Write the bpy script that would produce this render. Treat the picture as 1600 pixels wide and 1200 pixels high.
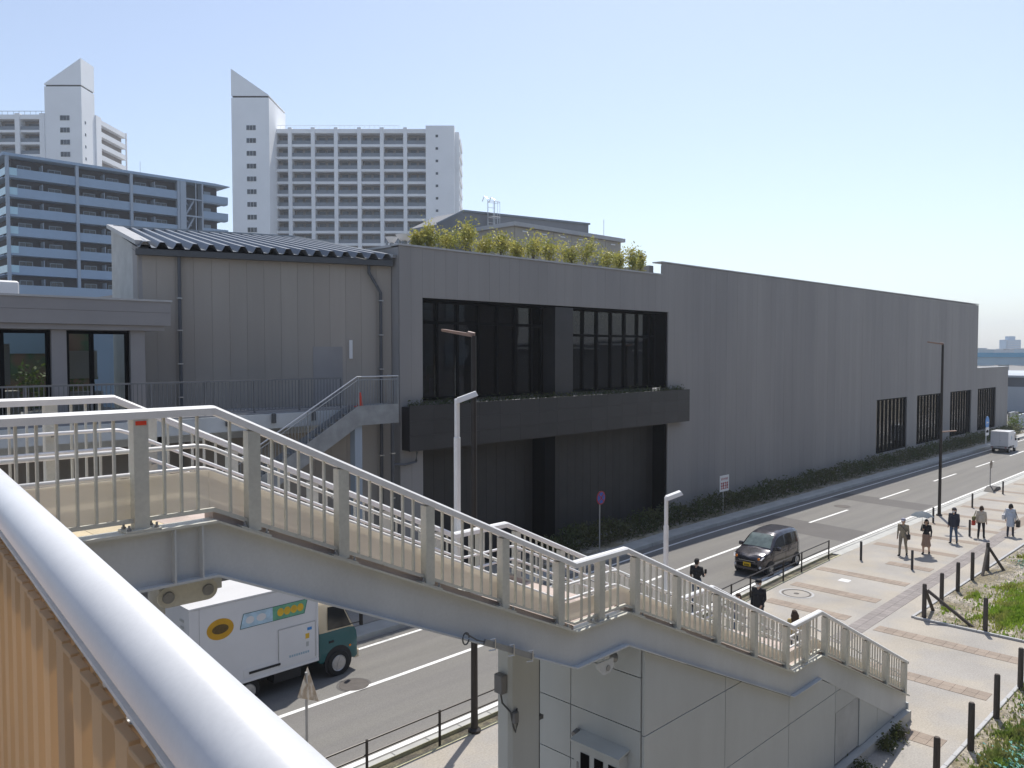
import bpy, bmesh, math, random
import numpy as np
from mathutils import Matrix, Vector
random.seed(7); np.random.seed(7)
S = bpy.context.scene
COL = S.collection
for o in list(bpy.data.objects): bpy.data.objects.remove(o)

# ------------------------------------------------------------------ camera, sky, sun, exposure
F = 1275.; CX = 800.; CY = 600.; CAMZ = 9.2
PITCH = math.atan(52 / F); YAW = math.atan(1270 / math.hypot(F, 52))
FH = np.array([math.cos(YAW), math.sin(YAW), 0.]); RT = np.array([math.sin(YAW), -math.cos(YAW), 0.]); UP = np.array([0, 0, 1.])
FW = FH * math.cos(PITCH) - UP * math.sin(PITCH); CU = FH * math.sin(PITCH) + UP * math.cos(PITCH)
cam = bpy.data.cameras.new('camera'); cam.sensor_width = 36.; cam.lens = 36. * F / 1600.
cam.clip_start = 0.05; cam.clip_end = 6000.
camo = bpy.data.objects.new('camera', cam); COL.objects.link(camo)
camo.matrix_world = Matrix(((RT[0], CU[0], -FW[0], 0), (RT[1], CU[1], -FW[1], 0), (RT[2], CU[2], -FW[2], CAMZ), (0, 0, 0, 1)))
S.camera = camo
SUN_EL = math.radians(60.5); SUN_AZ = math.radians(28.)          # azimuth measured from +X (road direction) to +Y
w = bpy.data.worlds.new('World'); S.world = w; w.use_nodes = True
nt = w.node_tree; bg = nt.nodes['Background']
sky = nt.nodes.new('ShaderNodeTexSky'); sky.sky_type = 'NISHITA'; sky.sun_disc = False
sky.sun_elevation = SUN_EL; sky.sun_rotation = math.atan2(math.cos(SUN_AZ), math.sin(SUN_AZ))
sky.air_density = 1.0; sky.dust_density = 0.9; sky.ozone_density = 2.6; sky.altitude = 0
hsv = nt.nodes.new('ShaderNodeHueSaturation'); hsv.inputs['Saturation'].default_value = .80; hsv.inputs['Hue'].default_value = .502; nt.links.new(sky.outputs[0], hsv.inputs['Color']); nt.links.new(hsv.outputs[0], bg.inputs[0]); bg.inputs[1].default_value = .118
sl = bpy.data.lights.new('sun', 'SUN'); sl.energy = 3.5; sl.angle = math.radians(0.53); sl.color = (1, .95, .87)
so = bpy.data.objects.new('sun', sl); COL.objects.link(so)
sd = Vector((math.cos(SUN_EL) * math.cos(SUN_AZ), math.cos(SUN_EL) * math.sin(SUN_AZ), math.sin(SUN_EL)))
so.rotation_euler = sd.to_track_quat('Z', 'Y').to_euler(); so.location = (0, 0, 60)
S.view_settings.view_transform = 'Standard'; S.view_settings.look = 'None'
S.view_settings.exposure = 0.5; S.view_settings.gamma = 1.0; S.view_settings.use_curve_mapping = False

# pixel of the photograph -> point on a known plane
def ray(px, py): return FW + RT * (px - CX) / F - CU * (py - CY) / F
CAM = np.array([0, 0, CAMZ])
def OZ(px, py, z=0.):
    d = ray(px, py); return CAM + d * ((z - CAMZ) / d[2])
def OY(px, py, y):
    d = ray(px, py); return CAM + d * (y / d[1])
def OX(px, py, x):
    d = ray(px, py); return CAM + d * (x / d[0])
def OD(px, py, D):
    d = ray(px, py); return CAM + d * (D / float(d @ FH))

# ------------------------------------------------------------------ materials
MT = {}
def srgb(r, g, b):
    f = lambda c: (c / 255 / 12.92) if c / 255 <= .04045 else ((c / 255 + .055) / 1.055) ** 2.4
    return (f(r), f(g), f(b))
def pm(name, col, rough=.6, var=.12, scale=3., bump=0., bscale=60., metal=0., rand=0., spec=.5, stretch=None, fine=0., fscale=90., coat=0., col2=None, mscale=.4):
    m = bpy.data.materials.new(name); m.use_nodes = True
    n = m.node_tree.nodes; L = m.node_tree.links; b = n['Principled BSDF']
    b.inputs['Roughness'].default_value = rough; b.inputs['Metallic'].default_value = metal
    b.inputs['Specular IOR Level'].default_value = spec
    if coat: b.inputs['Coat Weight'].default_value = coat; b.inputs['Coat Roughness'].default_value = .05
    g = n.new('ShaderNodeNewGeometry'); vec = g.outputs['Position']
    if stretch:
        mp = n.new('ShaderNodeMapping'); mp.inputs['Scale'].default_value = stretch; L.new(vec, mp.inputs[0]); vec2 = mp.outputs[0]
    else: vec2 = vec
    nz = n.new('ShaderNodeTexNoise'); nz.inputs['Scale'].default_value = scale; nz.inputs['Detail'].default_value = 5; nz.inputs['Roughness'].default_value = .6
    L.new(vec2, nz.inputs['Vector'])
    mr = n.new('ShaderNodeMapRange'); mr.inputs[1].default_value = .3; mr.inputs[2].default_value = .7
    mr.inputs[3].default_value = 1 - var; mr.inputs[4].default_value = 1 + var; L.new(nz.outputs[0], mr.inputs[0])
    val = mr.outputs[0]
    if fine:
        nf = n.new('ShaderNodeTexNoise'); nf.inputs['Scale'].default_value = fscale; nf.inputs['Detail'].default_value = 2; L.new(vec, nf.inputs['Vector'])
        m2 = n.new('ShaderNodeMapRange'); m2.inputs[1].default_value = .3; m2.inputs[2].default_value = .7
        m2.inputs[3].default_value = 1 - fine; m2.inputs[4].default_value = 1 + fine; L.new(nf.outputs[0], m2.inputs[0])
        mm = n.new('ShaderNodeMath'); mm.operation = 'MULTIPLY'; L.new(val, mm.inputs[0]); L.new(m2.outputs[0], mm.inputs[1]); val = mm.outputs[0]
    if rand:
        oi = n.new('ShaderNodeObjectInfo')
        m3 = n.new('ShaderNodeMapRange'); m3.inputs[3].default_value = 1 - rand; m3.inputs[4].default_value = 1 + rand; L.new(oi.outputs['Random'], m3.inputs[0])
        mm = n.new('ShaderNodeMath'); mm.operation = 'MULTIPLY'; L.new(val, mm.inputs[0]); L.new(m3.outputs[0], mm.inputs[1]); val = mm.outputs[0]
    base = n.new('ShaderNodeRGB'); base.outputs[0].default_value = (*col, 1); bc = base.outputs[0]
    if col2:
        nm = n.new('ShaderNodeTexNoise'); nm.inputs['Scale'].default_value = mscale; nm.inputs['Detail'].default_value = 6; L.new(vec2, nm.inputs['Vector'])
        mr2 = n.new('ShaderNodeMapRange'); mr2.inputs[1].default_value = .42; mr2.inputs[2].default_value = .58; L.new(nm.outputs[0], mr2.inputs[0])
        mx = n.new('ShaderNodeMix'); mx.data_type = 'RGBA'; L.new(mr2.outputs[0], mx.inputs[0]); L.new(bc, mx.inputs[6]); mx.inputs[7].default_value = (*col2, 1); bc = mx.outputs[2]
    vm = n.new('ShaderNodeVectorMath'); vm.operation = 'SCALE'; L.new(bc, vm.inputs[0]); L.new(val, vm.inputs['Scale'])
    L.new(vm.outputs[0], b.inputs['Base Color'])
    if bump:
        nb = n.new('ShaderNodeTexNoise'); nb.inputs['Scale'].default_value = bscale; nb.inputs['Detail'].default_value = 3; L.new(vec, nb.inputs['Vector'])
        bp = n.new('ShaderNodeBump'); bp.inputs['Strength'].default_value = bump; bp.inputs['Distance'].default_value = .02
        L.new(nb.outputs[0], bp.inputs['Height']); L.new(bp.outputs[0], b.inputs['Normal'])
    MT[name] = m; return m
def glassmat(name, tint, refl=1.0, rough=.01):
    m = bpy.data.materials.new(name); m.use_nodes = True; n = m.node_tree.nodes; L = m.node_tree.links
    for x in list(n):
        if x.type != 'OUTPUT_MATERIAL': n.remove(x)
    out = n['Material Output']; tr = n.new('ShaderNodeBsdfTransparent'); tr.inputs[0].default_value = (*tint, 1)
    gl = n.new('ShaderNodeBsdfGlossy'); gl.inputs[0].default_value = (refl, refl, refl, 1); gl.inputs['Roughness'].default_value = rough
    fr = n.new('ShaderNodeFresnel'); fr.inputs[0].default_value = 1.5
    nz = n.new('ShaderNodeTexNoise'); nz.inputs['Scale'].default_value = .7; g = n.new('ShaderNodeNewGeometry'); L.new(g.outputs['Position'], nz.inputs['Vector'])
    bp = n.new('ShaderNodeBump'); bp.inputs['Strength'].default_value = .04; bp.inputs['Distance'].default_value = .05; L.new(nz.outputs[0], bp.inputs['Height']); L.new(bp.outputs[0], gl.inputs['Normal'])
    mx = n.new('ShaderNodeMixShader'); L.new(fr.outputs[0], mx.inputs[0]); L.new(tr.outputs[0], mx.inputs[1]); L.new(gl.outputs[0], mx.inputs[2]); L.new(mx.outputs[0], out.inputs[0])
    MT[name] = m; return m
def transl(name, col, frac=.5, rand=0):
    m = pm(name, col, .6, .06, 2., rand=rand); n = m.node_tree.nodes; L = m.node_tree.links; b = n['Principled BSDF']
    src = b.inputs['Base Color'].links[0].from_socket
    t = n.new('ShaderNodeBsdfTranslucent'); L.new(src, t.inputs[0]); mx = n.new('ShaderNodeMixShader'); mx.inputs[0].default_value = frac
    L.new(b.outputs[0], mx.inputs[1]); L.new(t.outputs[0], mx.inputs[2]); L.new(mx.outputs[0], n['Material Output'].inputs[0]); return m

pm('ground', (.20, .19, .175), .9, .2, .05, fine=.1)
pm('asphalt', (.180, .173, .160), .85, .11, .9, bump=.25, bscale=140, fine=.16, fscale=45, stretch=(.05, 1, 1), col2=(.165, .158, .150), mscale=1.6)
pm('asphalt_patch', (.115, .108, .104), .85, .1, .6, bump=.25, bscale=140, fine=.16, fscale=45)
pm('line_paint', (.74, .74, .72), .7, .10, 2.5, fine=.10, fscale=25)
pm('kerb', (.42, .42, .40), .8, .12, 1.5, fine=.08, rand=.06)
pm('verge_soil_shade', (.075, .065, .05), .9, .35, 2.5, fine=.3, fscale=20, col2=(.14, .125, .08), mscale=2.)  # dark soil with the gutter shadow put into the colour
pm('verge_edge', (.42, .40, .26), .85, .2, 2., fine=.12, fscale=20)
pm('paving', (.37, .335, .285), .85, .13, .35, bump=.15, bscale=60, fine=.13, fscale=22, col2=(.335, .315, .29), mscale=.6)
pm('paver_red', (.285, .232, .188), .85, .1, 1.5, fine=.10, fscale=30, rand=.10)
pm('paver_grey', (.25, .225, .215), .85, .1, 1.5, fine=.10, fscale=30, rand=.10)
pm('gravel_soil', (.34, .305, .255), .95, .3, 1.6, bump=1., bscale=30, fine=.45, fscale=11, col2=(.21, .18, .115), mscale=.9)
pm('pebble', (.40, .37, .33), .9, .35, 9.)
pm('netting', (.10, .30, .25), .7, .3, 6.)
pm('concrete', (.29, .275, .262),   .85, .06, .5, bump=.12, bscale=35, fine=.05, rand=.022, stretch=(1.6, 1.6, .2), col2=(.265, .252, .243), mscale=.22)
pm('concrete_wing', (.375, .34, .30), .85, .09, .5, bump=.12, bscale=35, fine=.05, rand=.035, stretch=(1.6, 1.6, .2), col2=(.335, .308, .273), mscale=.25)
pm('concrete_pale', (.46, .47, .46), .85, .12, 1.5, bump=.1, bscale=30, fine=.06)
pm('concrete_smooth', (.30, .29, .285), .8, .07, .8, fine=.04)
pm('coping', (.40, .40, .40), .5, .08, 2.)
pm('dark_tile', (.028, .026, .027), .55, .15, 1., rand=.12, fine=.08)
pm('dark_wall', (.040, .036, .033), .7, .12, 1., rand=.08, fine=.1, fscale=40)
pm('black_frame', (.006, .006, .007), .7, .1, 3., spec=.04)
pm('interior', (.24, .22, .21), .9, .15, 1.)
pm('interior_pale', (.42, .45, .44), .9, .1, 1.)
pm('interior_warm', (.34, .20, .12), .8, .35, 1.2, col2=(.10, .16, .07), mscale=1.2)
glassmat('window_glass', (.55, .58, .60)); glassmat('lobby_glass', (.75, .78, .78)); glassmat('car_glass', (.34, .42, .40)); glassmat('far_glass', (.25, .3, .33))
pm('roof_metal', (.20, .215, .235), .42, .08, 2., metal=.55, fine=.04, rand=.03)
pm('roof_edge', (.34, .36, .38), .45, .08, 2., metal=.4)
pm('gutter', (.075, .08, .085), .5, .1, 2.)
pm('pipe_grey', (.085, .09, .10), .45, .1, 2.)
pm('clamp', (.6, .6, .6), .3, .05, 3., metal=.8)
pm('galvanised', (.30, .315, .33), .5, .18, 2.5, metal=.45, fine=.06)
pm('grey_rail', (.17, .175, .185), .5, .08, 2., metal=.2)
pm('fascia', (.26, .25, .25), .6, .06, .8, rand=.03)
pm('stair_paint', (.55, .545, .48), .42, .10, 1.6, fine=.05, fscale=30, bump=.03, bscale=20)
pm('girder_paint', (.52, .545, .555), .45, .10, .9, fine=.03, fscale=30, stretch=(1, 1, .5))
pm('white_paint', (.76, .76, .75), .4, .05, 2., fine=.03)
pm('panel_white', (.485, .51, .505), .55, .07, .9, rand=.03, fine=.03, stretch=(1, 1, .35))
pm('joint_dark', (.10, .10, .10), .8, .1, 3.)
transl('cream_screen', (.84, .80, .72), .55)
pm('tile_pink', (.44, .36, .315), .8, .12, 3., rand=.10, fine=.06)
pm('tile_yellow', (.50, .42, .28), .8, .12, 3., rand=.08, fine=.06)
pm('handrail_white', (.78, .78, .78), .28, .04, 2., spec=.5)
transl('tan_sheet', (.63, .475, .295), .5)
pm('front_pipe', (.64, .65, .665), .34, .05, 4., fine=.02, fscale=120, spec=.5, bump=.012, bscale=70)
pm('bolt', (.28, .29, .30), .5, .15, 8., metal=.5)
pm('red_tag', (.75, .06, .02), .5, .05, 3.)
pm('brown_metal', (.034, .028, .025), .45, .12, 4., metal=.2)
pm('brown_metal_light', (.30, .20, .16), .5, .1, 4.)
pm('lamp_lens', (.75, .75, .68), .3, .05, 4.)
pm('sign_white', (.72, .72, .72), .45, .04, 3.)
pm('sign_red', (.36, .025, .035), .45, .05, 3.)
pm('sign_blue', (.03, .10, .42), .45, .05, 3.)
pm('sign_lightblue', (.04, .25, .62), .45, .05, 3.)
pm('sign_back', (.33, .30, .26), .6, .2, 5., col2=(.22, .17, .12), mscale=6.)
pm('pole_grey', (.42, .42, .42), .4, .06, 3., metal=.4)
pm('wood_post', (.085, .072, .062), .85, .25, 6., stretch=(4, 4, .5), fine=.15)
pm('bollard', (.055, .05, .048), .7, .15, 4.)
pm('iron', (.10, .09, .085), .7, .15, 6., metal=.4)
pm('truck_white', (.70, .70, .71), .35, .05, .8, fine=.02, coat=.2)
pm('truck_trim', (.45, .46, .47), .4, .06, 2., metal=.5)
pm('truck_green', (.006, .105, .115), .3, .06, 1.5, coat=.5)
pm('truck_cream', (.62, .52, .36), .35, .06, 1.5, coat=.4)
pm('logo_orange', (.62, .33, .015), .5, .12, 3.)
pm('logo_dark', (.12, .075, .02), .5, .3, 14.)
pm('logo_green', (.14, .38, .24), .5, .15, 5.)
pm('logo_blue', (.45, .62, .74), .5, .25, 3.5)
pm('logo_yellow', (.72, .44, .03), .5, .1, 6.)
pm('tyre', (.02, .02, .02), .85, .2, 10.)
pm('rim', (.45, .45, .46), .35, .1, 10., metal=.7)
pm('chassis', (.02, .02, .022), .7, .2, 5.)
pm('van_paint', (.040, .036, .045), .26, .05, 2., metal=.35, coat=.8)
pm('plate_yellow', (.72, .47, .01), .5, .05, 5.)
pm('lamp_amber', (.85, .25, .02), .2, .05, 5.)
pm('lamp_clear', (.7, .7, .72), .15, .05, 5.)
pm('windscreen_sky', (.13, .165, .155), .05, .25, 5., spec=.8)  # opaque pane, sky reflection and bright cabin put into the base colour
pm('side_tint', (.022, .024, .026), .08, .1, 3., spec=.7)
pm('seat_dark', (.06, .06, .06), .8, .1, 5.)
pm('tower_white', (.84, .85, .86), .75, .05, .12, fine=.02)
pm('tower_frame', (.80, .81, .82), .75, .05, .12)
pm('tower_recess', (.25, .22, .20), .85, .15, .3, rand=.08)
pm('tower_window', (.05, .06, .075), .15, .2, .4, rand=.6)
pm('balcony_rail', (.17, .195, .23), .4, .1, .4)
pm('mid_slab', (.27, .36, .47), .6, .06, .2, rand=.03)
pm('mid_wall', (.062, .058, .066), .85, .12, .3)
pm('mid_column', (.32, .37, .43), .7, .06, .2)
pm('mid_window', (.26, .31, .37), .2, .15, .5)
pm('mid_glass', (.40, .58, .66), .15, .1, .5)
pm('beige_box', (.40, .37, .32), .8, .06, .5, rand=.04)
pm('grey_box', (.22, .225, .235), .75, .08, .5, rand=.03)
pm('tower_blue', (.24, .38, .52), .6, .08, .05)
pm('blue_girder', (.09, .30, .46), .5, .08, .05)
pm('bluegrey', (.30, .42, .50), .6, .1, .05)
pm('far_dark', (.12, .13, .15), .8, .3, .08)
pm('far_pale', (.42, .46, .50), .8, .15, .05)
pm('cone_red', (.75, .06, .02), .5, .05, 5.)
def leafmat(name, c, c2, sc):
    m = pm(name, c, .55, .35, 2.5, col2=c2, mscale=sc); n = m.node_tree.nodes; L = m.node_tree.links; b = n['Principled BSDF']
    src = b.inputs['Base Color'].links[0].from_socket
    t = n.new('ShaderNodeBsdfTranslucent'); L.new(src, t.inputs[0]); mx = n.new('ShaderNodeMixShader'); mx.inputs[0].default_value = .4
    L.new(b.outputs[0], mx.inputs[1]); L.new(t.outputs[0], mx.inputs[2]); L.new(mx.outputs[0], n['Material Output'].inputs[0])
leafmat('leaf_olive', (.46, .42, .11), (.32, .33, .08), 2.)
leafmat('grass', (.25, .38, .04), (.34, .36, .09), 1.1)
leafmat('weed', (.19, .28, .05), (.28, .29, .10), 2.)
leafmat('leaf_dark', (.075, .10, .03), (.11, .115, .045), .7)
leafmat('leaf_green', (.09, .15, .025), (.14, .17, .04), 1.5)
pm('bark', (.13, .10, .07), .9, .25, 8.)
for k, c in dict(skin=(.55, .36, .26), hair_black=(.018, .015, .014), hair_brown=(.055, .032, .02), black_cloth=(.014, .014, .017), navy_cloth=(.03, .035, .055), jeans=(.06, .10, .17), khaki=(.30, .26, .19), khaki_trouser=(.27, .235, .18),
                 skirt_beige=(.33, .22, .16), cardigan=(.58, .52, .43), white_cloth=(.72, .72, .73), pale_blue=(.52, .58, .68), mustard=(.45, .33, .14), grey_cloth=(.22, .22, .25), shoe=(.03, .028, .028), mask=(.78, .78, .8), cap=(.33, .33, .40), umbrella=(.075, .10, .125), bag_dark=(.05, .04, .035), bag_red=(.55, .06, .03), bag_olive=(.17, .17, .07), phone=(.02, .02, .02), eye=(.02, .015, .012), yellow_strap=(.6, .5, .15)).items():
    pm(k, c, .75 if k not in ('phone',) else .2, .08, 6.)

# ------------------------------------------------------------------ mesh helpers
class MB:
    def __init__(s): s.v = []; s.f = []; s.m = []
    def add(s, vs, fs, mi=0):
        b = len(s.v); s.v += [tuple(float(c) for c in p) for p in vs]
        for f in fs: s.f.append([b + i for i in f]); s.m.append(mi)
        return s
    def box(s, x0, x1, y0, y1, z0, z1, mi=0):
        return s.add([(x0, y0, z0), (x1, y0, z0), (x1, y1, z0), (x0, y1, z0), (x0, y0, z1), (x1, y0, z1), (x1, y1, z1), (x0, y1, z1)],
                     [(3, 2, 1, 0), (4, 5, 6, 7), (0, 1, 5, 4), (1, 2, 6, 5), (2, 3, 7, 6), (3, 0, 4, 7)], mi)
    def bbox(s, x0, x1, y0, y1, z0, z1, c, mi=0):      # box with chamfered vertical edges and a chamfered top
        def ring(i, z): return [(x0 + i + c, y0 + i, z), (x1 - i - c, y0 + i, z), (x1 - i, y0 + i + c, z), (x1 - i, y1 - i - c, z), (x1 - i - c, y1 - i, z), (x0 + i + c, y1 - i, z), (x0 + i, y1 - i - c, z), (x0 + i, y0 + i + c, z)]
        v = ring(0, z0) + ring(0, z1 - c) + ring(c, z1)
        f = [tuple(range(7, -1, -1)), tuple(range(16, 24))]
        for k in range(2):
            for i in range(8): f.append((k * 8 + i, k * 8 + (i + 1) % 8, k * 8 + 8 + (i + 1) % 8, k * 8 + 8 + i))
        return s.add(v, f, mi)
    def beam(s, p0, p1, wd, ht, mi=0, up=(0, 0, 1)):     # box along p0-p1, wd sideways, ht in the up direction, centred
        p0 = np.array(p0, float); p1 = np.array(p1, float); d = p1 - p0; d /= np.linalg.norm(d)
        if abs(d @ np.array(up, float)) > .98: up = (1, 0, 0)
        sd_ = np.cross(d, up); sd_ /= np.linalg.norm(sd_); u = np.cross(sd_, d)
        a = sd_ * wd / 2; b = u * ht / 2
        v = [p0 - a - b, p0 + a - b, p0 + a + b, p0 - a + b, p1 - a - b, p1 + a - b, p1 + a + b, p1 - a + b]
        return s.add(v, [(0, 1, 2, 3), (7, 6, 5, 4), (0, 4, 5, 1), (1, 5, 6, 2), (2, 6, 7, 3), (3, 7, 4, 0)], mi)
    def tube(s, pts, r, n=10, mi=0, cap=True):
        pts = [np.array(p, float) for p in pts]; rs = r if hasattr(r, '__len__') else [r] * len(pts); rings = []
        for i, p in enumerate(pts):
            t = pts[min(i + 1, len(pts) - 1)] - pts[max(i - 1, 0)]; t /= (np.linalg.norm(t) + 1e-9)
            ref = np.array([0, 0, 1.]) if abs(t[2]) < .95 else np.array([1., 0, 0])
            a = np.cross(t, ref); a /= np.linalg.norm(a); b = np.cross(a, t)
            rings.append([p + rs[i] * (a * math.cos(2 * math.pi * k / n) + b * math.sin(2 * math.pi * k / n)) for k in range(n)])
        v = [q for rg in rings for q in rg]; f = []
        for i in range(len(pts) - 1):
            for k in range(n): f.append((i * n + k, i * n + (k + 1) % n, (i + 1) * n + (k + 1) % n, (i + 1) * n + k))
        if cap: f.append(tuple(range(n - 1, -1, -1))); f.append(tuple((len(pts) - 1) * n + k for k in range(n)))
        return s.add(v, f, mi)
    def prism(s, poly, ext, mi=0):                        # poly: list of 3-D points, ext: extrusion vector
        n = len(poly); p = [np.array(q, float) for q in poly]; e = np.array(ext, float)
        return s.add(p + [q + e for q in p], [tuple(range(n - 1, -1, -1)), tuple(range(n, 2 * n))] + [(i, (i + 1) % n, n + (i + 1) % n, n + i) for i in range(n)], mi)
    def lathe(s, c, prof, n=16, axis='z', mi=0):          # prof: (radius, height) list
        c = np.array(c, float); v = []
        for r, h in prof:
            for k in range(n):
                a = 2 * math.pi * k / n; q = (r * math.cos(a), r * math.sin(a), h)
                if axis == 'y': q = (q[0], h, q[1])
                if axis == 'x': q = (h, q[0], q[1])
                v.append(c + np.array(q))
        f = [(i * n + k, i * n + (k + 1) % n, (i + 1) * n + (k + 1) % n, (i + 1) * n + k) for i in range(len(prof) - 1) for k in range(n)]
        f.append(tuple(range(n - 1, -1, -1))); f.append(tuple((len(prof) - 1) * n + k for k in range(n)))
        return s.add(v, f, mi)
    def mesh(s, name, mats, smooth=False, inv=None):
        me = bpy.data.meshes.new(name); v = s.v
        if inv is not None: v = [tuple(inv @ Vector(p)) for p in v]
        me.from_pydata(v, [], s.f)
        for m in (mats if isinstance(mats, (list, tuple)) else [mats]): me.materials.append(MT[m])
        if len(set(s.m)) > 1: me.polygons.foreach_set('material_index', s.m)
        bm = bmesh.new(); bm.from_mesh(me); bmesh.ops.recalc_face_normals(bm, faces=bm.faces); bm.to_mesh(me); bm.free()
        if smooth:
            me.polygons.foreach_set('use_smooth', [True] * len(me.polygons))
            if smooth is not True: me.set_sharp_from_angle(angle=math.radians(smooth))
        me.update(); return me
WM = {}
def reg(o, parent, mat):
    COL.objects.link(o)
    if parent: o.parent = parent
    WM[o.name] = (WM[parent.name] @ mat) if parent else mat
    return o
def tag(o, label=None, cat=None, group=None, kind=None):
    if label: o['label'] = label
    if cat: o['category'] = cat
    if group: o['group'] = group
    if kind: o['kind'] = kind
    return o
def root(name, label, cat, loc=(0, 0, 0), rz=0., group=None):
    o = bpy.data.objects.new(name, None); o.empty_display_size = .2; o.location = [float(c) for c in loc]; o.rotation_euler = (0, 0, rz)
    reg(o, None, Matrix.Translation(o.location) @ Matrix.Rotation(rz, 4, 'Z')); return tag(o, label, cat, group)
def part(name, mb, mats, parent, smooth=False, local=False, label=None, kind=None):     # mb in world coordinates unless local
    inv = None if local else WM[parent.name].inverted()
    o = bpy.data.objects.new(name, mb.mesh(name, mats, smooth, inv)); reg(o, parent, Matrix.Identity(4)); return tag(o, label, None, None, kind)
def solo(name, label, cat, mb, mats, base=(0, 0, 0), smooth=False, group=None, kind=None):
    b = Vector([float(c) for c in base]); o = bpy.data.objects.new(name, mb.mesh(name, mats, smooth, Matrix.Translation(-b))); o.location = b
    reg(o, None, Matrix.Translation(b)); return tag(o, label, cat, group, kind)
def struct(name, mb, mats, smooth=False): return tag(solo(name, None, None, mb, mats, smooth=smooth), kind='structure')
UNIT = {}
def ubox(mat):
    if mat not in UNIT: UNIT[mat] = MB().box(-.5, .5, -.5, .5, -.5, .5).mesh('piece_' + mat, mat)
    return UNIT[mat]
def piece(name, mat, parent, x0, x1, y0, y1, z0, z1, rz=0.):   # a box piece, parent-local axes, shares one unit mesh
    o = bpy.data.objects.new(name, ubox(mat)); o.location = ((x0 + x1) / 2, (y0 + y1) / 2, (z0 + z1) / 2); o.scale = (abs(x1 - x0), abs(y1 - y0), abs(z1 - z0)); o.rotation_euler = (0, 0, rz)
    m = Matrix.Translation(o.location) @ Matrix.Rotation(rz, 4, 'Z'); return reg(o, parent, m)
def inst(name, me, parent, loc, rz=0., sc=(1, 1, 1)):
    o = bpy.data.objects.new(name, me); o.location = [float(c) for c in loc]; o.rotation_euler = (0, 0, rz); o.scale = sc
    return reg(o, parent, Matrix.Translation(o.location) @ Matrix.Rotation(rz, 4, 'Z'))
def copy_tree(o, loc, rz=0., label=None, group=None):
    c = o.copy(); COL.objects.link(c); c.location = [float(k) for k in loc]; c.rotation_euler = (0, 0, rz)
    if label: c['label'] = label
    if group: c['group'] = group
    for ch in [q for q in bpy.data.objects if q.parent == o]:
        d = ch.copy(); COL.objects.link(d); d.parent = c
        for g in [q for q in bpy.data.objects if q.parent == ch]:
            e = g.copy(); COL.objects.link(e); e.parent = d
    return c
def leaves(mb, pts, size, n_each=1, mi=0, flat=.0):
    for p in pts:
        for _ in range(n_each):
            a = np.random.normal(size=3); a /= np.linalg.norm(a); b = np.random.normal(size=3); b -= a * (a @ b); b /= np.linalg.norm(b)
            s_ = size * random.uniform(.6, 1.3); c = np.array(p)
            mb.add([c - a * s_, c - b * s_ * .45, c + a * s_, c + b * s_ * .45], [(0, 1, 2, 3)], mi)
    return mb

# ------------------------------------------------------------------ ground, road, plaza
def off(x): t = min(max((x - 14) / 24., 0), 1); return -.95 * (1 - t * t * (3 - 2 * t))
XS = [-80, -40, 0, 5, 10, 14, 17, 20, 23, 26, 29, 32, 35, 38, 42, 60, 90, 140, 220, 420]
def strip(mb, y0, y1, z, x0=-80, x1=420, mi=0, z1=None):
    xs = sorted(set([x for x in XS if x0 < x < x1] + [x0, x1]))
    for a, b in zip(xs[:-1], xs[1:]):
        if z1 is None: mb.add([(a, y0 + off(a), z), (b, y0 + off(b), z), (b, y1 + off(b), z), (a, y1 + off(a), z)], [(0, 1, 2, 3)], mi)
        else: mb.add([(a, y0 + off(a), z), (b, y0 + off(b), z), (b, y1 + off(b), z), (a, y1 + off(a), z), (a, y0 + off(a), z1), (b, y0 + off(b), z1), (b, y1 + off(b), z1), (a, y1 + off(a), z1)],
                     [(4, 5, 6, 7), (0, 1, 5, 4), (2, 3, 7, 6)] + ([(0, 3, 7, 4)] if a == x0 else []) + ([(1, 2, 6, 5)] if b == x1 else []), mi)
    return mb
struct('ground', MB().add([(-2500, -2500, -.16), (2500, -2500, -.16), (2500, 2500, -.16), (-2500, 2500, -.16)], [(0, 1, 2, 3)]), 'ground')
RZ = -.10
struct('road', strip(MB(), 15.72, 22.55, RZ), 'asphalt')
pt = MB()
for (x0, x1, ya, yb) in ((39.3, 42.3, 16.3, 21.9), (50.2, 52.4, 16.4, 22.0)):
    pt.add([(x0, ya, RZ + .004), (x1, ya, RZ + .004), (x1 + .6, yb, RZ + .004), (x0 + .6, yb, RZ + .004)], [(0, 1, 2, 3)])
struct('road_patch', pt, 'asphalt_patch')
mk = MB(); LZ = RZ + .008
strip(mk, 19.42, 19.57, LZ, -60, 36.2)
x = 42.4
while x < 230: strip(mk, 19.42, 19.57, LZ, x, x + 5.); x += 9.9
strip(mk, 16.05, 16.22, LZ, -60, 400); strip(mk, 21.95, 22.08, LZ, -60, 400)
struct('road_marking', mk, 'line_paint')
pz = MB(); strip(pz, -40, 15.2, 0., -60, 400); struct('pavement', pz, 'paving')
pave = bpy.data.objects['pavement']
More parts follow.
